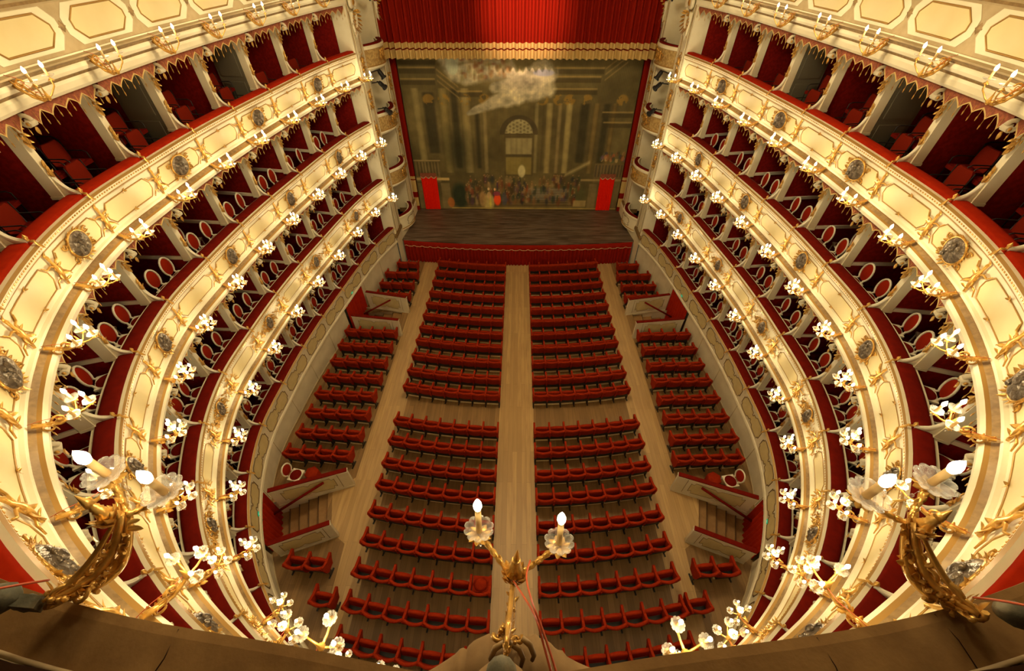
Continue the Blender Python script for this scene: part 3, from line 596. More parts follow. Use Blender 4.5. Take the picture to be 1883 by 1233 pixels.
for a, b_ in seg:
    n = int((b_ - a) * 6) + 1
    for i in range(n):
        pass
    ks = [k for k in range(-13, 14) if a <= k <= b_]
    for k in ks:
        for e in (-0.03, 0.03):
            q = at(k + e * 0, 0.095, 0); mb.tube([Vector((q.x, q.y, T - 1.0)), Vector((q.x, q.y, floor_z(q.y) + 0.02))], 0.012, 4)
            break
    uu = [a + (b_ - a) * i / (n * 2) for i in range(n * 2 + 1)]; mb.tube([at(q, 0.09, floor_z(at(q, 0, 0).y) + 0.06) for q in uu], 0.02, 4)
struct(mb.obj('trim_1', ['tan']))

# ------------------------------------------------------------------ gallery front and the ledge by the camera
Z5 = 12.55
mb = MB()
sweep(mb, [(2.4, 12.06), (0.12, 12.04), (-0.02, 12.04), (-0.07, 12.10), (-0.08, 12.20), (-0.05, 12.25), (-0.07, 12.29), (-0.10, 12.31), (-0.13, 12.37), (-0.12, 12.42), (-0.10, 12.44), (-0.13, 12.48), (-0.20, 12.52), (-0.21, Z5), (-0.035, Z5 + 0.005), (-0.03, Z5 + 0.03), (-0.01, Z5 + 0.04), (-0.01, 13.33), (-0.03, 13.36), (-0.04, 13.41), (-0.01, 13.45), (0.25, 13.45), (0.25, 12.3)],
      -UE, UE, 196, [0, 0, 0, 0, 0, 1, 1, 0, 0, 0, 1, 1, 2, 2, 0, 2, 2, 2, 1, 2, 2, 2])
gf = tag(mb.obj('gallery_front', ['cream', 'goldband', 'tan']), 'tan gallery parapet with octagonal panels above the scalloped valances', 'balcony')
for k in range(-14, 14):
    kk = k if k >= 0 else -k - 1
    if kk < 3: continue
    mb = MB(); 
    poly_panel(octo(0.93, 0.04, 0.2, 0.28), k, k + 1, -0.01, Z5 + 0.07, 13.34, 0.004, 'cream', 'cream', 'panel_border', gf)
    poly_panel(octo(0.74, 0.15, 0.22, 0.26), k, k + 1, -0.016, Z5 + 0.07, 13.34, 0.018, 'panel', 'goldline', 'panel', gf)
mb = MB(); mb.add([(-0.095, 0, 0), (0, 0.0, 0.095), (0.095, 0, 0), (0, 0.0, -0.095), (0, 0.035, 0)], [(0, 4, 1), (1, 4, 2), (2, 4, 3), (3, 4, 0)]); dia = mb.mesh('diamond_stud', ['goldband'])
for k in range(-13, 14):
    if abs(k) > 2: link('diamond_stud', dia, gf, basis(k, -0.012, 12.98))
mb = MB()
P = []
for i in range(61):
    u = -2.2 + 4.4 * i / 60; q = at(u, -0.215, 0); P.append([at(u, -0.03, Z5 + 0.012), at(u, -0.19, Z5 + 0.016), at(u, -0.222, Z5 + 0.010), at(u, -0.222, Z5 - 0.02)])
mb.grid(P, 0, False)
M['board'] = mat('dusty_brown_board', (0.26, 0.15, 0.055), 0.85, spec=0.1, noise=((0.19, 0.105, 0.038), 7.0, 0.35, 0.7), bump=(60, 0.4, 0.003))
M['board_dark'] = mat('dark_joint_and_shade_brown', (0.028, 0.012, 0.005), 0.7, spec=0.1)  # board joints, and the shade painted on the rear parapet face
for uu in (-1.15, -0.62, 0.66, 0.93, 1.3):
    mb.tube([at(uu, -0.05, Z5 + 0.015), at(uu + 0.006, -0.13, Z5 + 0.0155), at(uu, -0.215, Z5 + 0.011)], 0.0022, 4, 1)
lb = tag(mb.obj('ledge_board', ['board', 'board_dark']), 'dusty brown board capping the gallery ledge at the bottom edge', 'ledge')
mb = MB(); mb.tube([at(-2.2 + 4.4 * i / 60, -0.042, Z5 + 0.022) for i in range(61)], 0.009, 6)
mb.obj('edge_bead', ['tan'], lb)['label'] = 'pale rounded bead'
mb = MB()
sweep(mb, [(-0.032, Z5 + 0.02), (-0.018, Z5 + 0.1), (-0.018, 13.2), (-0.05, 13.33), (-0.055, 13.46), (0.0, 13.47), (0.28, 13.47), (0.28, 12.4)], -2.2, 2.2, 50)  # rear parapet face in shadow; the dark is put into its colour
mb.obj('shaded_parapet_face', ['board_dark'], lb)['label'] = 'dark brown parapet face, shade put into the colour'

# ------------------------------------------------------------------ box columns
def col_parts(plain):
    P = {}
    mb = MB(); H = 1.62
    mb.box(-0.075, 0.075, -0.60, -0.36, 0.0, H); mb.box(-0.085, 0.085, -0.61, -0.35, 0.0, 0.06)
    P['shaft'] = mb.mesh('shaft', ['cream'])
    mb = MB()   # bracket foot sweeping forward on to the rail
    rows = []
    for i in range(15):
        a = i / 14; y = -0.37 + 0.32 * a ** 1.5; z = 0.55 * (1 - a) ** 2.2 + 0.10; w_ = 0.045 * (1 - 0.45 * a)
        rows.append([Vector((-w_, y, z)), Vector((0, y + 0.015, z + 0.03)), Vector((w_, y, z)), Vector((w_ * 0.7, y - 0.02, max(0.03, z - 0.09))), Vector((-w_ * 0.7, y - 0.02, max(0.03, z - 0.09))), Vector((-w_, y, z))])
    mb.grid(rows, 0, True)
    for sx in (-1, 1): mb.add([(sx * 0.015, -0.37, 0.05), (sx * 0.015, -0.37, 0.5), (sx * 0.015, -0.25, 0.22), (sx * 0.015, -0.06, 0.08)], [(0, 1, 2, 3)])
    P['foot_bracket'] = mb.mesh('foot_bracket', ['white'])
    mb = MB()
    mb.lathe([(0.001, 0.0), (0.03, 0.01), (0.022, 0.03), (0.036, 0.06), (0.028, 0.09), (0.008, 0.115), (0.001, 0.13)], 8, 0, Matrix.Translation((0, -0.05, 0.08)))
    mb.ball((0, 0.0, 0.07), (0.028, 0.05, 0.022), 8, 5); mb.leaf((0, 0.02, 0.05), (0, 0.5, -1), (0, 1, 0), 0.16, 0.07, 0.1)
    P['finial'] = mb.mesh('finial', ['gold'])
    mb = MB()
    for z in (0.42, 0.5, 0.6): mb.leaf((0, -0.345, z), (0, 0.12, 1), (0, 1, 0), 0.17, 0.10, 0.12)
    for sx in (-1, 1): mb.leaf((sx * 0.02, -0.345, 0.46), (sx * 0.5, 0.1, 0.8), (0, 1, 0), 0.12, 0.05, 0.2)
    mb.leaf((0, -0.33, 0.56), (0, 0.35, -1), (0, 1, 0), 0.14, 0.08, -0.15)
    P['gilded_leaf'] = mb.mesh('gilded_leaf', ['gold'])
    mb = MB()   # capital: white volute with gilding below
    mb.scroll((0, -0.07, H - 0.2), (0, 1, 0), (0, 0, 1), 0.125, 0.03, 0.2, 1.2, 0.042, 7, 18, 0)
    mb.tube([(0, -0.34, H - 0.6), (0, -0.32, H - 0.42), (0, -0.30, H - 0.28), (0, -0.2, H - 0.08)], [0.01, 0.03, 0.045, 0.05], 6, 0)
    mb.tube([(-0.08, -0.0, H - 0.22), (0.08, -0.0, H - 0.22)], 0.06, 8, 0)
    P['capital_volute'] = mb.mesh('capital_volute', ['cream_wall'])
    mb = MB()
    for z, L in ((H - 0.42, 0.16), (H - 0.54, 0.14), (H - 0.3, 0.14)):
        mb.leaf((0, -0.32, z), (0, 0.15, -1), (0, 1, 0), L, 0.11, 0.25)
        for sx in (-1, 1): mb.leaf((sx * 0.03, -0.32, z + 0.04), (sx * 0.6, 0.2, -0.8), (0, 1, 0), L * 0.8, 0.06, 0.3)
    mb.ball((-0.082, 0.0, H - 0.22), (0.012, 0.035, 0.035), 6, 4); mb.ball((0.082, 0.0, H - 0.22), (0.012, 0.035, 0.035), 6, 4)
    mb.leaf((0, 0.03, H - 0.28), (0, -0.2, -1), (0, 1, 0), 0.14, 0.09, 0.2)
    P['capital_leaves'] = mb.mesh('capital_leaves', ['gold'])
    return P
CP = col_parts(False)
SIDE = lambda k: 'left' if k < 0 else 'right'
for t in (1, 2, 3, 4):
    for k in range(-13, 14):
        if k == 0: continue
        n = 14 - abs(k)
        r_ = empty('box_column', basis(k, 0, T_[t] + 0.0), 'gilded cream column, %s tier parapet, %s side, %s back from stage' % (TIER[t], SIDE(k), o_(n)), 'column', 'columns between the boxes of the %s tier' % TIER[t])
        for nm in CP: link(nm, CP[nm], r_)

# ------------------------------------------------------------------ scalloped valances under each balcony
def valance(k, T, deep):
    """cloth edge hanging from the soffit over one bay, T is the top of the opening"""
    mb = MB(); n = 5; m_ = 8; P = []
    for i in range(n * m_ + 1):
        s = 0.04 + 0.92 * i / (n * m_); f = (i % m_) / m_; h = 1 - abs(2 * f - 1) ** 0.75 * (1 + 0.5 * abs(2 * s - 1)); hh = deep * (0.62 + 0.5 * h) * (0.85 + 0.5 * abs(2 * s - 1) ** 2)
        P.append([at(k + s, 0.06, T), at(k + s, 0.05, T - hh + 0.028), at(k + s, 0.045, T - hh)])
    mb.grid(P, 0, False, False, [0, 1]); o = mb.obj('valance', ['valance', 'curtgold'])
    mb = MB()
    for i in range(n + 1):
        for e in (0, 0.5):
            if i == n and e: continue
            s = 0.04 + 0.92 * (i + e) / n; a = at(k + min(s, 0.99), 0.05, T - 0.1); L = deep * (0.9 if e else 0.6) * (0.85 + 0.5 * abs(2 * s - 1))
            mb.tube([a, a - Vector((0, 0, L)), a - Vector((0, 0, L + 0.03)), a - Vector((0, 0, L + 0.09))], [0.003, 0.004, 0.013, 0.006], 5)
    mb.obj('tassel_fringe', ['gold'], o)
    return o
for t in (1, 2, 3, 4):
    for k in range(-14, 14):
        kk = k if k >= 0 else -k - 1
        if kk < 2 and t < 4: continue
        if kk < 3 and t == 4: continue
        o = valance(k, T_[t] + 1.62, 0.26 if t == 4 else 0.20)
        tag(o, 'scalloped rust-red valance, %s tier, %s side, %s bay from stage' % (TIER[t], SIDE(k), o_(14 - kk)), 'valance', 'valances over the %s tier boxes' % TIER[t])

# ------------------------------------------------------------------ chairs in the boxes
def box_chair_meshes():
    F = MB(); zc = 0.72
    pts = []
    for i in range(17):
        a = PI * (1.32 - 1.64 * i / 16) ; pts.append((0.205 * math.cos(a), -0.20 - 0.10 * (0.3 + 0.25 * math.sin(a)), zc + 0.26 * math.sin(a)))
    pts = [(-0.15, -0.17, 0.44)] + pts + [(0.15, -0.17, 0.44)]
    F.tube(pts, 0.026, 6)
    for x, y in ((-0.19, 0.2), (0.19, 0.2), (-0.15, -0.17), (0.15, -0.17)): F.tube([(x, y, 0.0), (x, y, 0.43)], [0.013, 0.022], 6)
    F.box(-0.22, 0.22, -0.2, 0.23, 0.40, 0.445)
    S = MB(); P = []
    for i in range(5):
        rr = i / 4; P.append([Vector((0.20 * rr * math.cos(2 * PI * k / 16), 0.01 + 0.2 * rr * math.sin(2 * PI * k / 16), 0.45 + 0.05 * (1 - rr ** 3))) for k in range(17)])
    S.grid(P, 0, True)
    B = MB()
    for sy in (1, -1):
        P = []
        for i in range(4):
            rr = i / 3; P.append([Vector((0.185 * rr * math.cos(2 * PI * k / 16), -0.235 - 0.02 * math.sin(2 * PI * k / 16) * rr + sy * 0.022 * (1 - rr * rr), zc - 0.005 + 0.235 * rr * math.sin(2 * PI * k / 16))) for k in range(17)])
        B.grid(P, 0, True)
    return F.mesh('frame', ['white']), S.mesh('seat', ['velvet']), B.mesh('oval_backrest', ['chairred'])
BC = box_chair_meshes()
def box_chair(mx, label, group):
    r_ = empty('box_chair', mx, label, 'chair', group)
    link('frame', BC[0], r_); link('seat', BC[1], r_); link('oval_backrest', BC[2], r_)['label'] = 'red oval padded back'
    return r_
def facing(u, d, z, turn):
    """chair placed behind the parapet, its back to the rear of the house, turned toward the rail by turn"""
    p, T, N = frame(u); o = p + N * d; o.z = z; s = 1 if u > 0 else -1
    f = (-N + T * s * math.tan(turn)).normalized(); x = Vector((f.y, -f.x, 0))
    return Matrix(((x.x, f.x, 0, o.x), (x.y, f.y, 0, o.y), (0, 0, 1, o.z), (0, 0, 0, 1)))
rnd = random.Random(11)
for t in (1, 2, 3):
    for k in range(1, 13):
        for sx in (-1, 1):
            pos = [(0.48, 0.66, 0.12), (0.80, 0.66, 0.16)]
            if k in (4, 5, 6, 8) and (t + k) % 2: pos.append((0.66, 1.35, 0.2))
            for j, (f, d, tn) in enumerate(pos):
                u = sx * (k + f + rnd.uniform(-0.03, 0.03))
                nm = ['nearer rear', 'nearer stage', 'standing deeper'][j]
                box_chair(facing(u, d, T_[t] - FD, tn + rnd.uniform(-0.1, 0.1)), 'white oval-backed chair, %s tier, %s side, %s box from stage, %s' % (TIER[t], 'left' if sx < 0 else 'right', o_(14 - k), nm), 'oval-backed chairs in the %s tier boxes' % TIER[t])
def padded_meshes():
    B = MB(); P = []
    for i in range(9):
        z = 0.42 + 0.5 * i / 8; h = 1 - (abs(i - 4) / 4) ** 4 * 0.25; P.append([Vector((x * 0.24 * h, -0.20 - 0.06 * (z - 0.42) + (0.03 * (1 - (x) ** 2)), z)) for x in (-1, -0.5, 0, 0.5, 1)])
    B.grid(P, 0, True); B.grid([[v + Vector((0, -0.055, 0)) for v in r] for r in P][::-1], 0, True)
    for e in (0, -1):
        for r_, r2 in zip(P[:-1], P[1:]): B.add([r_[e], r2[e], r2[e] + Vector((0, -0.055, 0)), r_[e] + Vector((0, -0.055, 0))], [(0, 1, 2, 3)])
    B.add([*P[-1], *[v + Vector((0, -0.055, 0)) for v in P[-1][::-1]]], [tuple(range(10))])
    S = MB(); S.box(-0.24, 0.24, -0.18, 0.26, 0.41, 0.49); S.ball((0, 0.04, 0.49), (0.22, 0.2, 0.03), 10, 5)
    F = MB()
    for x in (-0.26, 0.26):
        F.tube([(x, 0.22, 0), (x, 0.22, 0.62), (x, 0.15, 0.66), (x, -0.22, 0.66), (x, -0.24, 0.9)], 0.014, 5); F.tube([(x, -0.24, 0.66), (x, -0.22, 0)], 0.014, 5)
    return F.mesh('frame', ['black']), S.mesh('seat', ['velvet']), B.mesh('backrest', ['dullred'])  # seat in a darker red than the back, weaker light put into colour
PC = padded_meshes()
for sx in (-1, 1):
    for k in range(2, 13):
        big = k < 10
        spots = [(0.62, 0.78), (0.26, 0.80), (0.78, 1.34), (0.44, 1.34)] + ([(0.80, 1.88), (0.46, 1.88)] if k < 9 else [])
        if k > 10: spots = spots[:2]
        for j, (f, d) in enumerate(spots):
            m = facing(sx * (k + f), d, T_[4] - FD + (0.0 if d < 1 else 0.30 if d < 1.6 else 0.58), 0.0 + rnd.uniform(-0.12, 0.12))
            r_ = empty('armchair', m, 'padded red armchair, top tier, %s side, %s box from stage, %s' % ('left' if sx < 0 else 'right', o_(14 - k), ['at rail near stage', 'at rail near rear', 'middle row near stage', 'middle row near rear', 'rearmost near stage', 'rearmost near rear'][j]), 'chair', 'padded red armchairs in the top tier boxes')
            link('frame', PC[0], r_); link('seat', PC[1], r_); link('backrest', PC[2], r_)
# grey-green folding door leaves beside four columns of the top tier
for k in (-11, -9, 9, 11):
    sg = -1 if k > 0 else 1      # toward the rear of the house
    mb = MB(); x0_, x1_ = (0.04, 0.075)
    m = basis(k, 0, T_[4]); sx_ = 1 if k > 0 else -1
    def bx(a, b, y0, y1, z0, z1): mb.box(min(a * sx_, b * sx_), max(a * sx_, b * sx_), y0, y1, z0, z1)
    bx(0.04, 0.07, -1.55, -0.62, -FD + 0.31, 1.45); bx(0.07, 0.085, -1.45, -0.72, -0.3, 0.25); bx(0.07, 0.085, -1.45, -0.72, 0.4, 1.35)
    tag(mb.obj('door_leaf', ['grey_door'], None, m), 'grey-green door leaf beside the %s column from stage, top tier, %s side' % (o_(14 - abs(k)), 'left' if k < 0 else 'right'), 'door leaf')

# ------------------------------------------------------------------ wall candle brackets
def cup_meshes(sc_=1.0, lobes=10, seg=20, cl=0.105):
    g = MB()
    wob = lambda a, j: 1 + (0.16 * abs(math.sin(a * lobes / 2)) ** 0.6 - 0.06 if j > 1 else 0)
    g.lathe([(0.012, 0.0), (0.03, -0.004), (0.05, 0.004), (0.064, 0.018), (0.066, 0.022), (0.05, 0.010), (0.03, 0.003), (0.012, 0.006)], seg, 0, Matrix.Diagonal((sc_, sc_, sc_, 1)), wob)
    c = MB()
    c.tube([(0, 0, 0.0), (0, 0, cl * sc_)], 0.0155 * sc_, 10, 0)
    b = MB(); b.lathe([(0.001, 0.0), (0.015, 0.002), (0.0215, 0.022), (0.020, 0.04), (0.011, 0.062), (0.0008, 0.078)], 10, 0, Matrix.Translation((0, 0, (cl - 0.002) * sc_)) @ Matrix.Diagonal((sc_, sc_, sc_, 1)))
    return g.mesh('glass_drip_pan', ['glass']), c.mesh('candle', ['candle']), b.mesh('bulb', ['bulb'])
CUP_B = cup_meshes(1.0, 10, 60); CUP_S = cup_meshes(1.3, 8, 12); CUP_L = cup_meshes(0.9, 10, 60, 0.17)
def add_candle(parent, cm, mx):
    c = link('candle', cm[1], parent, mx); link('bulb', cm[2], c)['label'] = 'glowing bulb'; link('glass_drip_pan', cm[0], parent, mx)
def flower(mb, c, r, n=8, flip=1):
    for i in range(n):
        a = 2 * PI * i / n; mb.leaf(c, (math.cos(a), math.sin(a), 0.25 * flip), (0, 0, flip), r, r * 0.75, 0.35)
    mb.ball(c, r * 0.3, 7, 4)
def bracket_mesh(cups, seed, reach):
    r = random.Random(seed); mb = MB(); hub = Vector((0, reach, -0.06))
    mb.tube([(0, 0, 0.02), (0, 0.10, -0.05), (0, 0.24, -0.12), (0, reach - 0.06, -0.10), hub], [0.035, 0.032, 0.028, 0.022, 0.03], 7)
    mb.scroll((0, 0.12, -0.12), (0, 1, 0), (0, 0, 1), 0.09, 0.02, 0.5, 1.2, 0.02, 5, 12)
    mb.scroll((0, 0.27, -0.04), (0, -1, 0), (0, 0, 1), 0.07, 0.015, 0.3, 1.1, 0.016, 5, 12)
    for i in range(9):
        a = r.random() * 6.28; mb.leaf((0.02 * math.cos(a), 0.02 + 0.03 * i, -0.03 - 0.07 * math.sin(i / 8 * PI)), (math.cos(a), 0.6, math.sin(a)), (0, 0, 1), 0.08, 0.05, 0.4)
    mb.lathe([(0.001, -0.07), (0.03, -0.04), (0.045, 0.0), (0.03, 0.03), (0.022, 0.06), (0.001, 0.16)], 8, 0, Matrix.Translation(hub))
    for c in cups:
        c = Vector(c); m_ = (hub + c) / 2 + Vector((0, 0, -0.045)); e = c + Vector((0, 0, -0.012))
        mb.tube([hub, hub * 0.6 + m_ * 0.4 + Vector((0, 0, -0.01)), m_, e + Vector((0, 0, -0.03)), e], [0.016, 0.014, 0.012, 0.011, 0.02], 6)
        flower(mb, c + Vector((0, 0, -0.02)), 0.05, 6, -1)
        mb.tube([c + Vector((0.0, 0.0, -0.05)), c + Vector((0, 0, -0.11))], [0.004, 0.009], 4, 1)
    w_ = [(0.02, -0.02, 0.05), (0.03, 0.12, 0.02), (0.03, 0.3, -0.05), tuple(hub + Vector((0.02, 0, 0.02)))]
    mb.tube(w_, 0.005, 4, 2)
    return mb.mesh('gilded_bracket', ['gold', 'glass', 'wire'])
CUPS = {2: [(-0.21, 0.36, 0.02), (0.21, 0.36, 0.02), (-0.12, 0.56, -0.02), (0.12, 0.56, -0.02), (0.0, 0.45, 0.13)],
        3: [(-0.22, 0.38, 0.02), (0.22, 0.38, 0.02), (-0.12, 0.58, 0.0), (0.12, 0.58, 0.0), (0.0, 0.44, 0.14)],
        4: [(-0.19, 0.48, 0.04), (0.19, 0.48, 0.04), (0.0, 0.66, 0.02)],
        5: [(-0.2, 0.50, -0.02), (0.2, 0.50, -0.02)]}
BR = {t: bracket_mesh(CUPS[t], t, {2: 0.40, 3: 0.42, 4: 0.44, 5: 0.42}[t]) for t in (2, 3, 4)}
mb = MB(); hub = Vector((0, 0.42, -0.30))
for sx in (-1, 1):
    mb.tube([(sx * 0.02, 0, 0.0), (sx * 0.05, 0.10, -0.12), (sx * 0.05, 0.22, -0.27), (sx * 0.03, 0.34, -0.34), hub], [0.012, 0.02, 0.018, 0.016, 0.02], 6)
mb.tube([(0, 0.0, -0.1), (0, 0.12, -0.22), (0, 0.28, -0.30), hub], [0.03, 0.02, 0.016, 0.02], 6)
for i in range(10): mb.leaf((0.03 * (-1) ** i, 0.03 + 0.035 * i, -0.05 - 0.03 * i), ((-1) ** i * 0.6, 0.8, 0.1), (0, 0, 1), 0.09, 0.05, 0.4)
mb.scroll((0, 0.14, -0.08), (0, 1, 0), (0, 0, 1), 0.08, 0.02, 0.3, 1.2, 0.016, 5, 12)
mb.lathe([(0.001, -0.05), (0.03, -0.03), (0.04, 0.0), (0.025, 0.04), (0.018, 0.08), (0.001, 0.2)], 8, 0, Matrix.Translation(hub))
for c in CUPS[5]:
    c = Vector(c); mb.tube([hub, hub + Vector((c.x * 0.5, 0.0, 0.02)), Vector((c.x * 0.9, c.y, -0.16)), c + Vector((0, 0, -0.02))], [0.016, 0.013, 0.012, 0.014], 6); flower(mb, c + Vector((0, 0, -0.03)), 0.06, 7, -1)
    mb.tube([c + Vector((0.0, 0.0, -0.05)), c + Vector((0, 0, -0.13))], [0.004, 0.009], 4, 1)
mb.tube([(0.03, -0.05, 0.05), (0.04, 0.1, 0.0), (0.03, 0.25, -0.2), tuple(hub + Vector((0.02, 0, 0.02)))], 0.006, 4, 2)
BR[5] = mb.mesh('gilded_bracket', ['gold', 'glass', 'wire'])
WHERE = {2: 'on second tier front', 3: 'on third tier front', 4: 'on top tier front', 5: 'on gallery cornice'}
for t in (2, 3, 4, 5):
    ks = range(-13, 14) if t < 5 else [k for k in range(-13, 14) if abs(k) > 2]
    if t < 5: ks = list(ks) + [-13.9, 13.9]
    for k in ks:
        z = T_[t] - 0.90 if t < 5 else Z5 - 0.02; d = -0.04 if t < 5 else -0.16
        n = 14 - int(abs(k)) if abs(k) < 13.5 else 0
        lab = '%s-candle gilded bracket %s, ' % ({2: 'five', 3: 'five', 4: 'three', 5: 'two'}[t], WHERE[t])
        lab += ('centre of the rear' if k == 0 else ('%s side, beside the stage pier' % SIDE(k) if n == 0 else '%s side, %s from stage' % (SIDE(k), o_(n))))
        r_ = empty('candle_bracket', basis(k, d, z), lab, 'wall light', 'lit candle brackets ' + WHERE[t])
        link('gilded_bracket', BR[t], r_)
        for c in CUPS[t]: add_candle(r_, CUP_S if abs(k) > 3 else CUP_B, Matrix.Translation(c))
        c = sum((Vector(q) for q in CUPS[t]), Vector()) / len(CUPS[t])
        point('bracket_light', c + Vector((0, 0, 0.14)), SC_POWER[t], 0.10, parent=r_)

# three big brackets on the ledge by the camera
def big_bracket(name_label, root, hub, cups, tips, spike, D0, cm=None, fat=1.0):
    """all in world space; root on the ledge, hub, cup points, bulb end of the candles, spike (base, tip)"""
    L0 = None; r_ = empty('candle_bracket', Matrix.Translation(root), name_label, 'wall light', 'big candle brackets on the rear ledge')
    L = lambda p: Vector(p) - Vector(root)
    mb = MB(); h = L(hub); rnd_ = random.Random(len(name_label)); side = (h.cross(Vector((0, 0, 1)))).normalized(); upv = side.cross(h).normalized()
    if upv.z < 0: upv = -upv
    n = 16; low = Vector((0, 0, -1)) * h.length * 0.30
    def body(f): return h * f + low * math.sin(f * PI) 
    for s_ in (-1, 0, 1):
        mb.tube([body(i / n) + side * s_ * 0.035 * fat * math.sin(i / n * PI) + upv * (0.02 if s_ == 0 else -0.012) for i in range(n + 1)], [(0.012 + 0.008 * math.sin(i / n * PI)) * (0.5 + 0.5 * fat) for i in range(n + 1)], 8)
    mb.tube([body(i / n) + upv * (0.03 + 0.05 * math.sin(i / n * PI)) for i in range(n + 1)], [0.006 + 0.006 * math.sin(i / n * PI) for i in range(n + 1)], 7)
    nl = 40 if fat > 0.9 else 14
    for i in range(nl):
        f = i / nl; s_ = (-1) ** i; c = body(f) + side * s_ * 0.022 * fat
        mb.leaf(c, h.normalized() * rnd_.uniform(0.3, 1) + side * s_ * rnd_.uniform(0.1, 0.7) + upv * rnd_.uniform(-0.5, 0.8), upv + side * s_, rnd_.uniform(0.035, 0.07) * (0.4 + 0.6 * fat), rnd_.uniform(0.016, 0.03) * (0.4 + 0.6 * fat), 0.4)
    for f, rr in ((0.12, 0.05), (0.3, 0.055), (0.5, 0.05), (0.7, 0.04)) if fat > 0.9 else ((0.15, 0.035),):
        mb.scroll(body(f) + upv * 0.03, h.normalized(), upv, rr, rr * 0.2, rnd_.random() * 3, 1.3, 0.011, 6, 18)
        for s_ in (-1, 1): mb.scroll(body(f + 0.06) + side * s_ * 0.03, h.normalized(), side * s_, rr * 0.7, rr * 0.15, rnd_.random() * 3, 1.2, 0.009, 6, 16)
    for i in range(26 if fat > 0.9 else 8): mb.ball(body(rnd_.random() * 0.5) + side * rnd_.uniform(-0.04, 0.04) + upv * rnd_.uniform(-0.02, 0.04), rnd_.uniform(0.007, 0.016), 7, 4)
    mb.obj('acanthus_arm', ['gold'], r_)
    sb, stp = L(spike[0]), L(spike[1]); dz = (stp - sb).normalized(); q = dz.to_track_quat('Z', 'Y').to_matrix().to_4x4(); ln = (stp - sb).length
    mb = MB()
    kf = 1.0 if fat > 0.9 else 1.35; prof = [(0.001, -0.02), (0.024 * kf, -0.012), (0.03 * kf, 0.0), (0.02 * kf, 0.012)]
    for i in range(9):
        rr = kf * (0.0235 - 0.0012 * i - (0.004 if i % 2 else 0)); prof.append((rr, 0.015 + 0.0075 * i))
    prof += [(0.018, ln * 0.48), (0.012, ln * 0.7), (0.0012, ln)]
    mb.lathe(prof, 14, 0, Matrix.Translation(sb) @ q)
    for i in range(18):
        a = i * 2.4; mb.leaf(sb + q.to_3x3() @ Vector((0.018 * kf * math.cos(a), 0.018 * kf * math.sin(a), -0.015 - 0.002 * i)), q.to_3x3() @ Vector((math.cos(a), math.sin(a), 0.4)), dz, 0.045, 0.03, 0.5)
    mb.obj('spiked_finial', ['gold'], r_)
    for c, tp in zip(cups, tips):
        c = L(c); tp = L(tp); a = (tp - c).normalized(); mb = MB()
        m1 = h.lerp(c, 0.35) - Vector((0, 0, 0.03)); m2 = h.lerp(c, 0.72) - Vector((0, 0, 0.022)); N_ = 18; pts = []
        for i in range(N_ + 1):
            t_ = i / N_; pts.append((1 - t_) ** 3 * h + 3 * (1 - t_) ** 2 * t_ * m1 + 3 * (1 - t_) * t_ * t_ * m2 + t_ ** 3 * (c - a * 0.012))
        mb.tube(pts, [0.0125 + 0.003 * math.sin(i * 2.1) for i in range(N_ + 1)], 8)
        for i in range(2, N_ - 1, 2): mb.leaf(pts[i], (pts[i + 1] - pts[i]).normalized() + Vector((rnd_.uniform(-0.6, 0.6), rnd_.uniform(-0.6, 0.6), 0.3)), (0, 0, 1), 0.034, 0.02, 0.5)
        qa = a.to_track_quat('Z', 'Y').to_matrix(); qb = qa.to_4x4()
        for i in range(9):
            an = 2 * PI * i / 9; mb.leaf(c - a * 0.02 + qa @ Vector((0.01 * math.cos(an), 0.01 * math.sin(an), 0)), qa @ Vector((math.cos(an), math.sin(an), -0.5)), -a, 0.045, 0.032, -0.4)
        mb.ball(c - a * 0.045, 0.014, 8, 5)
        mb.obj('branch', ['gold'], r_)
        mx = Matrix.Translation(c) @ qb
        cm = cm or CUP_B
        cd_ = link('candle', cm[1], r_, mx); link('bulb', cm[2], cd_)['label'] = 'glowing bulb'; link('glass_drip_pan', cm[0], r_, mx @ Matrix.Diagonal((1.05, 1.05, 1.05, 1)))
        mb = MB(); p0 = c - a * 0.06 + Vector((0, 0, -0.01)); mb.tube([p0, p0 - Vector((0, 0, 0.03))], [0.001, 0.0008], 4); mb.lathe([(0.001, -0.03), (0.007, -0.036), (0.008, -0.062), (0.001, -0.068)], 6, 0, Matrix.Translation(p0))
        mb.obj('glass_drop', ['glass'], r_)
        point('bracket_light', tp + Vector((0, 0, 0.03)), 2.2, 0.03, parent=r_)
    return r_
up_ = Vector((0, 0, 0.14))
rt = PX(930, 1200, 1.34); hb = PX(944, 1062, 1.78)
cc = [PX(881, 976, 1.86), PX(1028, 999, 1.86)]
big_bracket('gilded two-candle bracket standing alone above the centre aisle', rt, hb, cc, [c + Vector((0, 0.05, 0.2)) for c in cc], (PX(946, 1050, 1.76), PX(952, 1010, 1.70)), 1.5, CUP_L, 0.25)
rt = PX(96, 1104, 1.50); hb = PX(232, 945, 1.60); cc = [PX(197, 872, 1.62), PX(304, 905, 1.66)]
big_bracket('large gilded two-candle bracket at lower left with spiked finial', rt, hb, cc, [c + up_ for c in cc], (PX(193, 945, 1.56), PX(137, 911, 1.50)), 1.5)
rt = PX(1790, 1128, 1.50); hb = PX(1672, 962, 1.60); cc = [PX(1592, 912, 1.62), PX(1712, 888, 1.66)]
big_bracket('large gilded two-candle bracket at lower right with spiked finial', rt, hb, cc, [c + up_ for c in cc], (PX(1700, 965, 1.56), PX(1752, 938, 1.50)), 1.5)
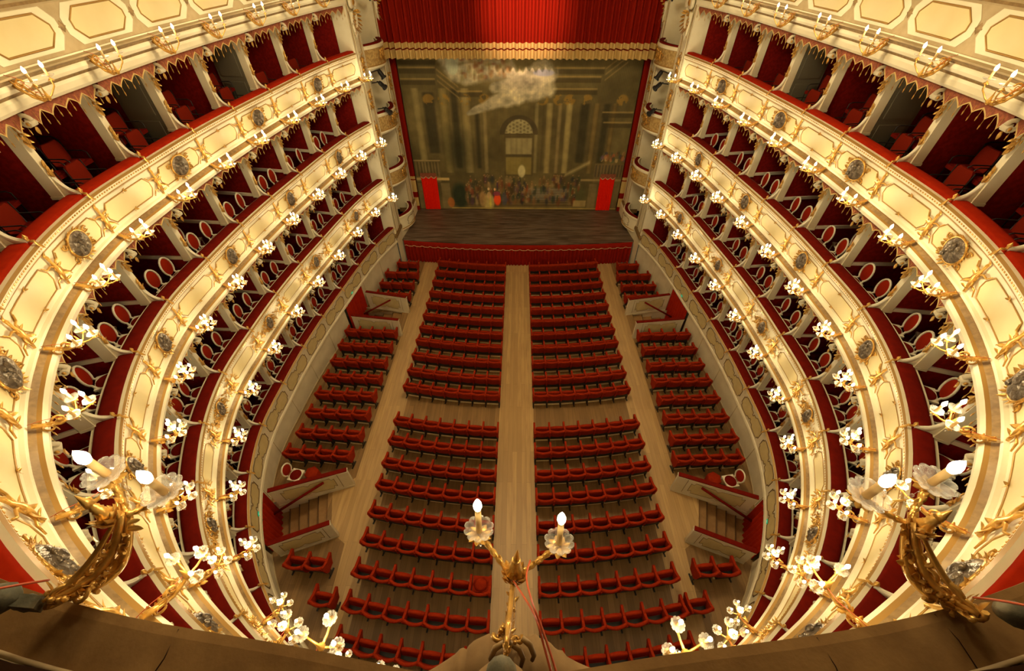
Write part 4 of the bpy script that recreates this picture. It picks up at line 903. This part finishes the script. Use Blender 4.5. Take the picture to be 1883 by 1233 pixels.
def cable(name, pts, rad, label):
    mb = MB(); P = []
    for i in range(len(pts) - 1):
        a, b, c, d = (pts[max(0, min(len(pts) - 1, i + k))] for k in (-1, 0, 1, 2))
        for j in range(6):
            t = j / 6; P.append(0.5 * ((2 * b) + (c - a) * t + (2 * a - 5 * b + 4 * c - d) * t * t + (3 * b - 3 * c + d - a) * t ** 3))
    P.append(pts[-1]); mb.tube(P, rad, 6); return tag(mb.obj(name, ['wire']), label, 'cable')
cable('power_cable', [PX(975, 1030, 1.80), PX(968, 1060, 1.65), PX(978, 1105, 1.40), PX(995, 1150, 1.33), PX(1012, 1200, 1.28), PX(1026, 1245, 1.24)], 0.0042, 'red cable looping right of the centre bracket down to the ledge')
cable('power_cable', [PX(943, 1066, 1.74), PX(962, 1095, 1.58), PX(985, 1135, 1.36), PX(1000, 1185, 1.30), PX(1016, 1245, 1.25)], 0.0042, 'red cable running straight down from the centre bracket hub')
cable('power_cable', [PX(90, 1066, 1.50), PX(50, 1072, 1.42), PX(0, 1081, 1.36), PX(-40, 1088, 1.30)], 0.004, 'red cable stretched from the lower left bracket to the frame edge')
cable('power_cable', [PX(1790, 1098, 1.50), PX(1840, 1104, 1.40), PX(1883, 1112, 1.34), PX(1920, 1120, 1.30)], 0.004, 'red cable stretched from the lower right bracket to the frame edge')
# knobs on the ledge and carved crest
def blob(name, pts, rad, m, label, cat):
    mb = MB(); mb.tube(pts, rad, 12); return tag(mb.obj(name, [m]), label, cat)
blob('carved_boss', [PX(-25, 1100, 1.45), PX(-10, 1099, 1.45), PX(10, 1099, 1.45), PX(25, 1100, 1.45), PX(32, 1101, 1.45)], [0.01, 0.045, 0.05, 0.03, 0.004], 'stone', 'rounded grey-green carved boss on the ledge at the left frame edge', 'carving')
blob('carved_boss', [PX(1832, 1118, 1.44), PX(1842, 1120, 1.44), PX(1865, 1128, 1.44), PX(1890, 1137, 1.44), PX(1905, 1142, 1.44)], [0.004, 0.03, 0.042, 0.04, 0.02], 'stone', 'rounded grey-green carved boss on the ledge at the right frame edge', 'carving')
mb = MB(); c = PX(52, 1108, 1.48)
mb.ball(c, (0.045, 0.03, 0.03), 8, 5); mb.box(-0.05, 0.03, -0.02, 0.02, -0.04, 0.035, 0, Matrix.Translation(c + Vector((0.01, 0, 0))) @ Matrix.Rotation(0.4, 4, 'Y'))
tag(mb.obj('carved_block', ['stone']), 'squarish grey carved block beside the lower left bracket', 'carving')
def crest():
    cl = [(775, 1240), (800, 1226), (822, 1212), (838, 1201), (846, 1192), (852, 1190), (858, 1193), (862, 1186), (872, 1177), (884, 1171), (893, 1167), (899, 1164), (906, 1168), (930, 1168), (960, 1168), (975, 1169), (984, 1164), (992, 1172), (1004, 1176), (1012, 1181), (1020, 1190), (1026, 1194), (1034, 1195), (1042, 1206), (1060, 1216), (1085, 1227), (1105, 1240)]
    mb = MB(); top = [PX(x, y, 1.56) for x, y in cl]
    rows = []
    for p, (x, y) in zip(top, cl):
        b_ = Vector((p.x, at(0, -0.10, 0).y, p.z + 0.02)); m_ = p.lerp(b_, 0.35) + Vector((0, 0, 0.05 + 0.006 * math.sin(x * 0.35))); m2 = p.lerp(b_, 0.7) + Vector((0, 0, 0.06))
        rows.append([p - Vector((0, 0.0, 0.06)), p, p + (m_ - p) * 0.25 + Vector((0, 0, 0.006)), m_, m2, b_])
    mb.grid(rows, 0, True); o = mb.obj('carved_crest', ['crest']); tag(o, 'carved tan crest with ragged rim on the ledge below the centre bracket', 'carving')
    mb = MB()
    q = [PX(868, 1246, 1.30), PX(885, 1228, 1.33), PX(903, 1214, 1.36), PX(925, 1213, 1.36), PX(942, 1215, 1.36), PX(958, 1228, 1.33), PX(972, 1246, 1.30)]
    mb.grid([[p + Vector((0, 0.0, -0.05)), p, p + Vector((0, -0.03, 0.03)), p + Vector((0, -0.09, 0.03))] for p in q], 0, True)
    mb.obj('shell', ['crest'], o)
    mb = MB(); mb.ball(PX(922, 1240, 1.26), (0.05, 0.05, 0.035), 12, 7); mb.obj('boss', ['stone'], o)
    mb = MB()
    for s_ in (-1, 1):
        P = [PX(932 + s_ * x, y, 1.42) for x, y in ((4, 1180), (22, 1192), (30, 1210), (26, 1225))]; mb.tube(P, [0.010, 0.011, 0.009, 0.007], 7)
    mb.tube([PX(960, 1172, 1.44), PX(975, 1185, 1.43), PX(982, 1205, 1.42), PX(978, 1214, 1.42)], [0.010, 0.011, 0.009, 0.007], 7)
    mb.obj('claw_scrolls', ['goldband'], o)
crest()

# ------------------------------------------------------------------ stalls seats
def seat_meshes():
    B = MB(); nx = 8; rows = []
    prof = [(0.0, 0.40), (-0.012, 0.55), (-0.035, 0.70), (-0.055, 0.80), (-0.05, 0.855), (-0.015, 0.875), (0.025, 0.855), (0.03, 0.80), (0.045, 0.66), (0.055, 0.45), (0.0, 0.40)]
    for i in range(nx + 1):
        a = -1 + 2 * i / nx; bow = -0.075 * (1 - a * a); rows.append([Vector((a * 0.268, y - 0.055 + bow * (0.35 + 0.65 * min(1, (z - 0.4) / 0.4)), z - 0.03 * a * a * (z > 0.75))) for y, z in prof])
    B.grid(rows, 0, True); B.add(rows[0][:-1], [tuple(range(10))[::-1]]); B.add(rows[-1][:-1], [tuple(range(10))])
    C = MB(); rows = []
    for i in range(7):
        a = -1 + 2 * i / 6; cr = 0.02 * (1 - a * a); rows.append([Vector((a * 0.235, 0.08, 0.42)), Vector((a * 0.235, 0.12, 0.66)), Vector((a * 0.235, 0.15, 0.69 + cr)), Vector((a * 0.235, 0.21 + cr, 0.67)), Vector((a * 0.235, 0.21 + cr, 0.52)), Vector((a * 0.235, 0.14, 0.40)), Vector((a * 0.235, 0.07, 0.42))])
    C.grid(rows, 0, True); C.add(rows[0][:-1], [tuple(range(6))]); C.add(rows[-1][:-1], [tuple(range(6))[::-1]])
    D = MB(); D.box(-0.235, 0.235, 0.0, 0.42, 0.40, 0.48); D.ball((0, 0.2, 0.48), (0.22, 0.2, 0.04), 10, 5)
    A = MB()
    pr = [(-0.10, 0.40), (-0.13, 0.76), (-0.08, 0.82), (0.0, 0.77), (0.12, 0.72), (0.28, 0.73), (0.37, 0.75), (0.40, 0.70), (0.36, 0.62), (0.30, 0.52), (0.22, 0.30), (-0.04, 0.28)]
    w_ = 0.033; L_ = [Vector((-w_, y, z)) for y, z in pr]; R_ = [Vector((w_, y, z)) for y, z in pr]; n = len(pr)
    A.add(L_ + R_, [tuple(range(n))[::-1], tuple(range(n, 2 * n))] + [(i, (i + 1) % n, n + (i + 1) % n, n + i) for i in range(n)])
    F = MB(); F.box(-0.022, 0.022, -0.15, 0.16, 0.0, 0.035); F.box(-0.02, 0.02, -0.05, 0.06, 0.03, 0.42)
    Q = MB(); Q.box(-0.262, 0.262, -0.08, 0.16, 0.26, 0.41)  # black box put in for the mechanism and the shade under the seat
    K = MB(); K.box(-0.24, 0.24, -0.02, 0.03, 0.05, 0.085)
    return dict(backrest=B.mesh('backrest', ['seatred']), tip_up_seat=C.mesh('tip_up_seat', ['seatred']), seat=D.mesh('seat', ['seatred']), armrest=A.mesh('armrest', ['seatred']), leg=F.mesh('leg', ['black']), foot_rail=K.mesh('foot_rail', ['brass']), dark_underside=Q.mesh('dark_underside', ['black']))
SM = seat_meshes(); XA = Matrix.Translation((-0.285, 0, 0)); XB = Matrix.Translation((0.285, 0, 0))
def seat(mx, label, group, first, down=False):
    r_ = empty('theatre_seat', mx, label, 'seat', group)
    link('backrest', SM['backrest'], r_)
    link('seat' if down else 'tip_up_seat', SM['seat' if down else 'tip_up_seat'], r_)
    link('armrest', SM['armrest'], r_, XB); link('leg', SM['leg'], r_, XB)
    if first: link('armrest', SM['armrest'], r_, XA); link('leg', SM['leg'], r_, XA)
    link('foot_rail', SM['foot_rail'], r_); link('dark_underside', SM['dark_underside'], r_)
    return r_
FRONT = [20.03, 18.98, 17.98, 16.94, 15.95, 14.99, 14.03, 13.12, 12.14, 11.17, 10.28]
BACK = [8.53, 7.64, 6.71, 5.87, 4.92, 4.04, 3.16, 2.30, 1.46]
stuffmb = {n: MB() for n in SM}
far = []
def seat_mx(x, y, rot): return Matrix.Translation((x, y, floor_z(y))) @ Matrix.Rotation(rot, 4, 'Z')
for ri, y0 in enumerate(FRONT + BACK):
    for sx in (-1, 1):
        for j in range(7):
            x = sx * (0.71 + 0.285 + 0.57 * j); y = y0 + 0.01 + (x * x - 0.9) / 47.0; rot = math.atan(x / 23.5); mx = seat_mx(x + 0.13, y, rot)
            first = (j == 0 and sx > 0) or (j == 6 and sx < 0)
            if ri < 5: far.append((mx, first)); continue
            if ri < 11: lab = 'red velvet seat, %s block, %s row from stage, %s from centre aisle' % (SIDE(sx), o_(ri + 1), o_(j + 1))
            else: lab = 'red velvet seat, %s block, %s row behind cross aisle, %s from centre aisle' % (SIDE(sx), o_(ri - 10), o_(j + 1))
            down = ri == 17 and sx < 0 and j == 0
            if down: lab = 'red seat with its cushion folded down, left block, seventh row behind cross aisle'
            seat(mx, lab, 'red velvet seats of the stalls', first, down)
# side blocks
SIDEROWS = [(14.08, 4), (13.08, 4), (12.06, 4), (11.12, 4), (10.17, 4), (9.22, 4), (8.27, 4), (7.40, 4)]
def side_row(y, n, xin, sx, name, pitch=0.6, ang=0.0):
    for j in range(n):
        x = sx * (xin + pitch * (j + 0.5)); yy = y + 0.02 * (x * x - 30) / 10; mx = seat_mx(x + 0.13 * (y > 8), yy, sx * 0.12)
        first = (j == n - 1 and sx < 0) or (j == 0 and sx > 0)
        seat(mx, 'red velvet seat, %s wall side, %s, %s from aisle' % (SIDE(sx), name, o_(j + 1)), 'red velvet seats of the stalls', first)
for sx in (-1, 1):
    for i, (y, n) in enumerate(SIDEROWS): side_row(y, n, 5.86, sx, '%s row between stairwells' % o_(i + 1))
    side_row(19.15, 3, 5.75, sx, 'second row from stage'); side_row(18.1, 3, 5.8, sx, 'third row from stage'); side_row(17.1, 3, 5.8, sx, 'row behind the far stair partition')
    side_row(3.75, 2, 5.45, sx, 'first pair behind the near stairwell'); side_row(2.85, 1, 4.95, sx, 'single seat last by the wall')
    for j in range(2): far.append((seat_mx(sx * (5.95 + 0.57 * (j + 0.5)) + 0.13, 20.25, sx * 0.12), (j == 1 and sx < 0) or (j == 0 and sx > 0)))
# the small far rows in front of the stage, beyond three hundred seats: one object
mb = MB(); mi = {'seatred': 0, 'black': 1, 'brass': 2}
for mx, first in far:
    for nm, me in SM.items():
        if nm == 'seat': continue
        k_ = {'leg': 1, 'dark_underside': 1, 'foot_rail': 2}.get(nm, 0); sm_ = nm in ('backrest', 'tip_up_seat')
        for X in ([Matrix.Identity(4)] if nm not in ('armrest', 'leg') else ([XB] + ([XA] if first else []))):
            mb.add([mx @ X @ v.co for v in me.vertices], [tuple(p.vertices) for p in me.polygons], k_, sm_)
tag(mb.obj('theatre_seats', ['seatred', 'black', 'brass']), 'small rows of red seats nearest the stage', 'seats', 'red velvet seats of the stalls', 'stuff')

# ------------------------------------------------------------------ stairwells with low partitions
def partition(a, b, za, zb, h, label, thick=0.12):
    a, b = Vector((*a, 0)), Vector((*b, 0)); d = (b - a); L = d.length; d.normalize(); n = Vector((-d.y, d.x, 0))
    m = Matrix(((d.x, n.x, 0, a.x), (d.y, n.y, 0, a.y), (0, 0, 1, 0), (0, 0, 0, 1)))
    z0 = min(za, zb) - 0.02; zt = (za + zb) / 2 + h
    mb = MB(); mb.box(0, L, -thick / 2, thick / 2, z0, zt, 0); mb.box(-0.01, L + 0.02, -thick / 2 - 0.02, thick / 2 + 0.02, zt - 0.03, zt + 0.005, 0)
    mb.box(0, L, -thick / 2 - 0.012, thick / 2 + 0.012, z0, z0 + 0.1, 0)
    o = mb.obj('stair_partition', ['cream_wall'], None, m); tag(o, label, 'partition')
    mb = MB(); mb.box(0, L, -thick / 2 - 0.01, thick / 2 + 0.01, zt + 0.005, zt + 0.05); mb.obj('velvet_cap', ['velvet'], o)
    for s_ in (-1, 1):
        mb = MB(); cx = L * 0.46; w_ = L * 0.34; q = [(cx - w_, 0.30), (cx - w_ + 0.1, 0.36), (cx - w_ + 0.12, 0.2), (cx - 0.1, 0.24), (cx, 0.33), (cx + 0.1, 0.24), (cx + w_ - 0.12, 0.2), (cx + w_ - 0.1, 0.36), (cx + w_, 0.30),
              (cx + w_, 0.78), (cx + w_ - 0.1, 0.72), (cx + w_ - 0.12, 0.86), (cx + 0.1, 0.82), (cx, 0.72), (cx - 0.1, 0.82), (cx - w_ + 0.12, 0.86), (cx - w_ + 0.1, 0.72), (cx - w_, 0.78)]
        zz = lambda f: zt - h + f * h; Y = s_ * (thick / 2 + 0.004); P = [(x, Y, zz(f)) for x, f in q]; mb.tube(P + [P[0]], 0.008, 4, 1)
        tri = tessellate_polygon([[Vector((x, f, 0)) for x, f in q]]); mb.add([(x, Y - s_ * 0.001, zz(f)) for x, f in q], tri, 0)
        mb.tube([(L * 0.86, Y, zz(0.12)), (L * 0.86, Y, zz(0.95))], 0.007, 4, 1)
        mb.obj('painted_panel', ['olive', 'line'], o)
    return o, m, L, zt
for sx in (-1, 1):
    S = SIDE(sx); c0 = 0.13
    fx = lambda x, y: (-x * -sx * -1 if False else x * -sx + (c0 if y > 10 else 0), y)
    o, m, L, zt = partition(fx(-7.98, 5.86), fx(-5.62, 6.64), floor_z(6.2), floor_z(6.2), 1.05, 'low cream partition with red cap, stage side of the near %s stairwell' % S)
    hm = MB(); a_ = Vector((*fx(-6.35, 6.25), floor_z(6) + 0.86)); b_ = Vector((*fx(-8.1, 5.55), floor_z(6) - 0.05)); hm.tube([a_, b_], 0.045, 8)
    tag(hm.obj('hand_rail', ['velvet']), 'sloping red padded hand rail in the near %s stairwell' % S, 'hand rail')
    partition(fx(-7.25, 4.24), fx(-5.62, 4.88), floor_z(4.6), floor_z(4.6), 0.98, 'low cream partition with red cap, rear side of the near %s stairwell' % S)
    partition(fx(-7.95, 16.88), fx(-5.75, 16.45), floor_z(16.6), floor_z(16.6), 1.05, 'low cream partition with red cap, stage side of the far %s stairwell' % S)
    hm = MB(); a_ = Vector((*fx(-6.6, 16.42), floor_z(16.4) + 0.88)); b_ = Vector((*fx(-8.1, 16.2), floor_z(16.4) + 0.1)); hm.tube([a_, b_], 0.045, 8)
    tag(hm.obj('hand_rail', ['velvet']), 'sloping red padded hand rail in the far %s stairwell' % S, 'hand rail')
    partition(fx(-8.1, 14.92), fx(-5.75, 14.62), floor_z(14.7), floor_z(14.7), 1.05, 'low cream partition with red cap, rear side of the far %s stairwell' % S)
    for low in (1, 0):
        q = [Vector((*p, 0)) for p in stair_quad(sx, low)]; y_ = (q[0].y + q[3].y) / 2; fz = floor_z(y_)
        A0, A1, B1, B0 = q; n = 5; mb = MB()
        for i in range(n):
            f0, f1 = i / n, (i + 1) / n; z = fz - 0.03 - 0.16 * (i + 1); zp = fz - 0.03 - 0.16 * i if i else fz
            p0, p1 = A0.lerp(A1, f0), B0.lerp(B1, f0); p2, p3 = B0.lerp(B1, f1), A0.lerp(A1, f1)
            mb.add([(p0.x, p0.y, z), (p1.x, p1.y, z), (p2.x, p2.y, z), (p3.x, p3.y, z)], [(0, 1, 2, 3)], 0); mb.add([(p0.x, p0.y, z), (p1.x, p1.y, z), (p1.x, p1.y, zp), (p0.x, p0.y, zp)], [(0, 1, 2, 3)], 1)
            mb.tube([Vector((p2.x, p2.y, z + 0.004)), Vector((p3.x, p3.y, z + 0.004))], 0.018, 6, 1)
        zl = fz - 0.03 - 0.16 * n
        out = (A1 + B1) / 2 - (A0 + B0) / 2; out.normalize(); E0 = A1 + out * 1.2; E1 = B1 + out * 1.2
        mb.add([(A1.x, A1.y, zl), (B1.x, B1.y, zl), (E1.x, E1.y, zl), (E0.x, E0.y, zl)], [(0, 1, 2, 3)])
        o = tag(mb.obj('entrance_steps', ['oak_step', 'step_dark']), 'brown wooden steps going down through the %s %s entrance' % ('near' if low else 'far', S), 'steps')
        mb = MB()
        for P0, P1 in ((A0, E0), (B0, E1)): mb.add([(P0.x, P0.y, fz + 0.0), (P1.x, P1.y, fz + 0.0), (P1.x, P1.y, zl), (P0.x, P0.y, zl)], [(0, 1, 2, 3)])
        struct(mb.obj('wall_stairwell', ['cream_wall']))
        # drawn red curtains in the doorway, under the parapet
        u0, u1 = (4.95, 5.9) if low else (10.9, 11.8)
        cm_ = MB(); P = []
        for i in range(61):
            uu = sx * (u0 + (u1 - u0) * i / 60); w2 = 0.03 + 0.035 * math.sin(i * 0.9) + 0.012 * math.sin(i * 2.3)
            P.append([at(uu, w2, T_[1] - 0.98), at(uu, w2 + 0.01, zl + 0.75), at(uu, w2, zl + 0.01)])
        cm_.grid(P, 0, True); tag(cm_.obj('doorway_curtain', ['velvet4']), 'pleated red curtain filling the %s %s stalls doorway' % ('near' if low else 'far', S), 'curtain')
        uu = sx * (u0 + u1) / 2; mb = MB(); mb.box(-0.07, 0.07, 0, 0.03, -0.035, 0.035)
        sgn = tag(mb.obj('exit_sign', ['green'], None, basis(uu, 0.045, T_[1] - 0.72)), 'tiny green exit sign above the %s %s doorway curtain' % ('near' if low else 'far', S), 'sign')
        mb = MB(); mb.add([(-0.045, 0.032, 0), (-0.005, 0.032, 0.022), (-0.005, 0.032, 0.008), (0.045, 0.032, 0.008), (0.045, 0.032, -0.008), (-0.005, 0.032, -0.008), (-0.005, 0.032, -0.022)], [(0, 1, 2, 3, 4, 5, 6)]); mb.obj('arrow', ['white_sign'], sgn)
    # a loose chair and a stool beside the near partition
    m = Matrix.Translation((sx * 7.65, 6.75, floor_z(6.75))) @ Matrix.Rotation(sx * 1.75, 4, 'Z')
    box_chair(m, 'white oval-backed chair standing alone by the near %s partition' % S, 'loose chairs in the stalls')
    st_ = empty('stool', Matrix.Translation((sx * 7.12, 6.85, floor_z(6.85))) @ Matrix.Rotation(0.4, 4, 'Z'), 'six-sided red upholstered stool beside the near %s partition' % S, 'stool')
    mb = MB(); mb.lathe([(0.001, 0.46), (0.22, 0.46), (0.25, 0.43), (0.25, 0.10), (0.24, 0.06)], 6); mb.obj('upholstery', ['seatred'], st_)
    mb = MB(); [mb.tube([(0.17 * math.cos(a), 0.17 * math.sin(a), 0), (0.17 * math.cos(a), 0.17 * math.sin(a), 0.1)], 0.02, 6) for a in (0.5, 2.1, 3.7, 5.2)]; mb.obj('feet', ['black'], st_)

# ------------------------------------------------------------------ proscenium piers and stage boxes
def lerp2(a, b, t): return (a[0] + (b[0] - a[0]) * t, a[1] + (b[1] - a[1]) * t)
for sx in (-1, 1):
    S = SIDE(sx); cx = 0.13
    X = lambda x, y: Vector((sx * x + cx, y, 0))
    p_in, p_a, p_b, p_out = (7.08, 20.93), (7.06, 22.1), (6.86, 24.05), (6.85, 25.3)
    # piers
    for nm, a, b, lab in (('wide', p_in, p_a, 'rear of the stage boxes'), ('narrow', p_b, p_out, 'edge of the curtain')):
        A, B = X(*a), X(*b); d = (B - A); L = d.length; d.normalize(); N = Vector((d.y, -d.x, 0)); N = N if N.x * sx < 0 else -N
        m = Matrix(((d.x, N.x, 0, A.x), (d.y, N.y, 0, A.y), (0, 0, 1, 0), (0, 0, 0, 1)))
        r_ = empty('proscenium_pier', m, 'tall cream and gilded pier on the %s, at the %s' % (S, lab), 'pier')
        mb = MB(); zb, zt = 1.55, 13.4
        mb.box(0, L, -0.6 if nm == 'wide' else -1.0, 0.0, zb, zt)
        for x0_, x1_, y1_ in ((0.0, 0.09, 0.05), (0.12, 0.2, 0.035), (L - 0.2, L - 0.12, 0.035), (L - 0.09, L, 0.05), (L * 0.5 - 0.22, L * 0.5 + 0.22, 0.03)): mb.box(x0_, x1_, 0, y1_, zb, zt)
        mb.obj('shaft', ['cream'], r_)
        mb = MB()
        for x_ in (0.105, 0.24, L - 0.24, L - 0.105): mb.tube([(x_, 0.03, zb + 0.05), (x_, 0.03, zt - 0.3)], 0.013, 4)
        mb.obj('gilded_lines', ['goldline'], r_)
        mb = MB(); r2 = random.Random(int(L * 100) + (sx > 0))
        for t in (2, 3, 4):
            for zc in (T_[t] - 0.5, T_[t] + 0.9):
                for i in range(26):
                    a_ = r2.random() * 6.28; x_ = L / 2 + 0.2 * math.cos(a_) * r2.random(); z_ = zc + r2.uniform(-0.45, 0.45)
                    mb.leaf((x_, 0.035, z_), (math.cos(a_), 0.3, math.sin(a_)), (0, 1, 0), r2.uniform(0.10, 0.18), 0.08, 0.4)
                mb.ball((L / 2, 0.08, zc + 0.1), (0.09, 0.07, 0.14), 8, 6); mb.scroll((L / 2, 0.06, zc - 0.3), (1, 0, 0), (0, 0, 1), 0.13, 0.02, 0, 1.4, 0.03, 5, 14)
        mb.obj('gilded_trophies', ['gold'], r_)
        mb = MB()
        for k_ in (0, 1):
            mb.scroll((L / 2 + (k_ - 0.5) * 0.1, 0.16, 12.1), (1, 0, 0), (0, 0.1, 1), 0.36, 0.06, -0.6 + k_ * 0, 1.35, 0.10, 8, 26)
        mb.tube([(L / 2 - 0.28, 0.12, 11.8), (L / 2 - 0.2, 0.1, 11.2), (L / 2, 0.06, 10.8)], [0.09, 0.07, 0.02], 8); mb.tube([(L / 2 + 0.28, 0.12, 11.9), (L / 2 + 0.2, 0.1, 11.2), (L / 2, 0.06, 10.8)], [0.09, 0.07, 0.02], 8)
        mb.obj('capital_scroll', ['cream'], r_)
        mb = MB(); mb.ball((L / 2, 0.18, 12.1), (0.14, 0.10, 0.14), 10, 6)
        for i in range(14):
            a_ = i * 0.45; mb.leaf((L / 2 + 0.3 * math.cos(a_), 0.16, 11.5 + 0.28 * math.sin(a_)), (math.cos(a_), 0.4, math.sin(a_) - 0.8), (0, 1, 0), 0.22, 0.1, 0.4)
        mb.obj('capital_leaves', ['gold'], r_)
        mb = MB()
        mb.box(-0.06, L + 0.06, -0.6, 0.10, 1.42, 1.56); mb.box(-0.03, L + 0.03, -0.6, 0.06, 1.56, 1.66); mb.obj('base', ['goldband'], r_)
    # plinth wall of the stage side, under the piers and lowest stage box
    pts = [X(7.06, 20.9), X(7.04, 22.0), X(6.9, 22.9), X(6.78, 24.0), X(6.74, 25.2), X(6.80, 26.4)]
    mb = MB(); mb.grid([[Vector((p.x, p.y, 1.5)), Vector((p.x, p.y, 1.40)), Vector((p.x - sx * 0.03, p.y, 1.38)), Vector((p.x - sx * 0.03, p.y, floor_z(p.y) - 0.05))] for p in pts], 0, False)
    struct(mb.obj('wall_stage_side', ['cream']), 'cream wall at the %s end of the stage front' % S)
    mb = MB(); mb.add([(sx * 7.85 + cx, 21.0, 0), (sx * 7.85 + cx, 26.5, 0), (sx * 7.85 + cx, 26.5, 18), (sx * 7.85 + cx, 21.0, 18)], [(0, 1, 2, 3)])
    struct(mb.obj('wall_stage_box', ['cream_wall']))
    mb = MB(); mb.add([(sx * 9.6 + cx, 20.97, 0), (sx * 7.15 + cx, 20.97, 0), (sx * 7.15 + cx, 20.97, 12), (sx * 9.6 + cx, 20.97, 12)], [(0, 1, 2, 3)])
    struct(mb.obj('wall_box_end', ['damask']))
    mb = MB(); mb.box(-0.02, 0.3, 0, 0.05, 0, 16.8, 0, Matrix.Translation((sx * 7.75 + cx, 22.9, 1.0))); 
    # curved stage boxes
    for t in (1, 2, 3, 4):
        T = T_[t]; n = 14; arc = []
        for i in range(n + 1):
            f = i / n; x, y = lerp2((7.10, 22.1), (6.74, 24.05), f); arc.append(X(x - 0.42 * math.sin(f * PI) ** 0.8, y))
        Nn = Vector((-sx, 0, 0))
        def ring(d, z): return [Vector((p.x - sx * d, p.y, z)) for p in arc]
        prof = [(-0.3, T), (0.02, T), (0.05, T - 0.05), (0.03, T - 0.14), (0.0, T - 0.16), (0.0, T - 0.78), (0.04, T - 0.82), (0.03, T - 0.90), (-0.08, T - 1.0), (-0.3, T - 1.12)]
        P = [[Vector((p.x - sx * d, p.y, z)) for d, z in prof] for p in arc]
        mb = MB(); mb.grid(P, 0, False, False, [0, 0, 0, 1, 2, 1, 0, 0, 1])
        o = tag(mb.obj('stage_box', ['cream', 'goldline', 'relief' if t > 1 else 'cream']), 'small curved stage box beside the curtain, %s side, %s tier' % (S, TIER[t]), 'stage box')
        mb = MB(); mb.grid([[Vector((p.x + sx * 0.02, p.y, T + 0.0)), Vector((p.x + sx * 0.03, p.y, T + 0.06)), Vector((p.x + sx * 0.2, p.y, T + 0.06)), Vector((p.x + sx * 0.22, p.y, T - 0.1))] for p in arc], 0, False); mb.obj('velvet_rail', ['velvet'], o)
        mb = MB(); v = [(p.x, p.y, T - 0.9) for p in arc] + [(sx * 7.84 + cx, arc[-1].y, T - 0.9), (sx * 7.84 + cx, arc[0].y, T - 0.9)]; mb.add(v, [tuple(range(len(v)))]); mb.obj('box_floor', ['carpet'], o)
        if t > 1:
            mb = MB(); r2 = random.Random(t * 3 + (sx > 0)); md = arc[n // 2]
            m = Matrix(((0, -sx, 0, md.x - sx * 0.0), (1, 0, 0, md.y), (0, 0, 1, T - 0.47), (0, 0, 0, 1)))
            for i in range(44):
                a_ = r2.random() * 6.28; x_ = r2.uniform(-0.62, 0.62); z_ = r2.uniform(-0.24, 0.24) * (1 - 0.4 * abs(x_)); yy = -0.42 * (1 - math.sin((x_ / 1.95 + 0.5) * PI) ** 0.8) + 0.01
                mb.leaf((x_, yy, z_), (math.cos(a_), 0.3, math.sin(a_)), (0, 1, 0), r2.uniform(0.08, 0.16), 0.06, 0.35)
            for x_ in (-0.25, 0.05, 0.28): mb.ball((x_, 0.0, 0.0), (0.07, 0.05, 0.16), 8, 6); mb.ball((x_, 0.02, 0.2), 0.05, 8, 5)
            mb.obj('gilded_figures', ['gold'], o, m)
        else:
            mb = MB(); q = [(-0.5, -0.2), (-0.42, -0.05), (-0.5, 0.02), (-0.42, 0.2), (-0.1, 0.24), (0.0, 0.17), (0.12, 0.24), (0.4, 0.2), (0.5, 0.05), (0.42, -0.05), (0.5, -0.2), (0.2, -0.26), (0.0, -0.18), (-0.2, -0.26)]
            def on(x_, z_, e): 
                f = x_ / 1.95 + 0.5; x, y = lerp2((7.10, 22.1), (6.74, 24.05), f); p = X(x - 0.42 * math.sin(f * PI) ** 0.8, y); return Vector((p.x - sx * e, p.y, T - 0.47 + z_))
            mb.tube([on(a, b, 0.012) for a, b in q + [q[0]]], 0.012, 4, 1); tri = tessellate_polygon([[Vector((a, b, 0)) for a, b in q]]); mb.add([on(a, b, 0.012) for a, b in q], tri, 0)
            mb.obj('painted_panel', ['olive', 'line'], o)
    # stage lamps clamped on the inner pier
    for i, (z, y, aim) in enumerate(((12.2, 22.6, 0), (9.3, 22.5, 0), (8.9, 22.3, 1), (7.75, 22.4, 1))):
        q = X(6.55, y); q.z = z; dirv = Vector((-sx * 0.5, 0.55 if aim else -0.1, -0.75)).normalized() if i else Vector((-sx * 0.9, 0.1, -0.5)).normalized()
        mq = Matrix.Translation(q) @ dirv.to_track_quat('Z', 'Y').to_matrix().to_4x4()
        r_ = empty('stage_lamp', mq, 'black stage spotlight on the %s pier, %s from the top' % (S, o_(i + 1)), 'spotlight', 'stage spotlights on the %s pier' % S)
        mb = MB(); mb.lathe([(0.001, -0.2), (0.08, -0.19), (0.10, -0.1), (0.10, 0.1), (0.14, 0.16), (0.14, 0.2)], 12); mb.box(-0.16, -0.13, -0.02, 0.02, -0.1, 0.1); mb.box(0.13, 0.16, -0.02, 0.02, -0.1, 0.1); mb.box(-0.16, 0.16, -0.02, 0.02, -0.22, -0.19); mb.obj('housing', ['black'], r_)
        mb = MB(); mb.lathe([(0.001, 0.17), (0.135, 0.17)], 12); mb.obj('lens', ['lens'], r_)
        mb = MB(); inv = mq.inverted(); a = X(7.0, y - 0.1); a.z = z + 0.1; mb.tube([Vector((0, 0, -0.2)), inv @ a], 0.025, 6); mb.obj('clamp_arm', ['black'], r_)
# entablature over the proscenium boxes and wall above the opening
mb = MB(); mb.box(-9, 9.2, 24.9, 25.3, 15.2, 18.0); struct(mb.obj('wall_proscenium', ['cream_wall']))
mb = MB(); mb.add([(-9, 26.6, 0.5), (9.3, 26.6, 0.5), (9.3, 26.6, 18), (-9, 26.6, 18)], [(0, 1, 2, 3)]); struct(mb.obj('wall_stage_back', ['damask']))
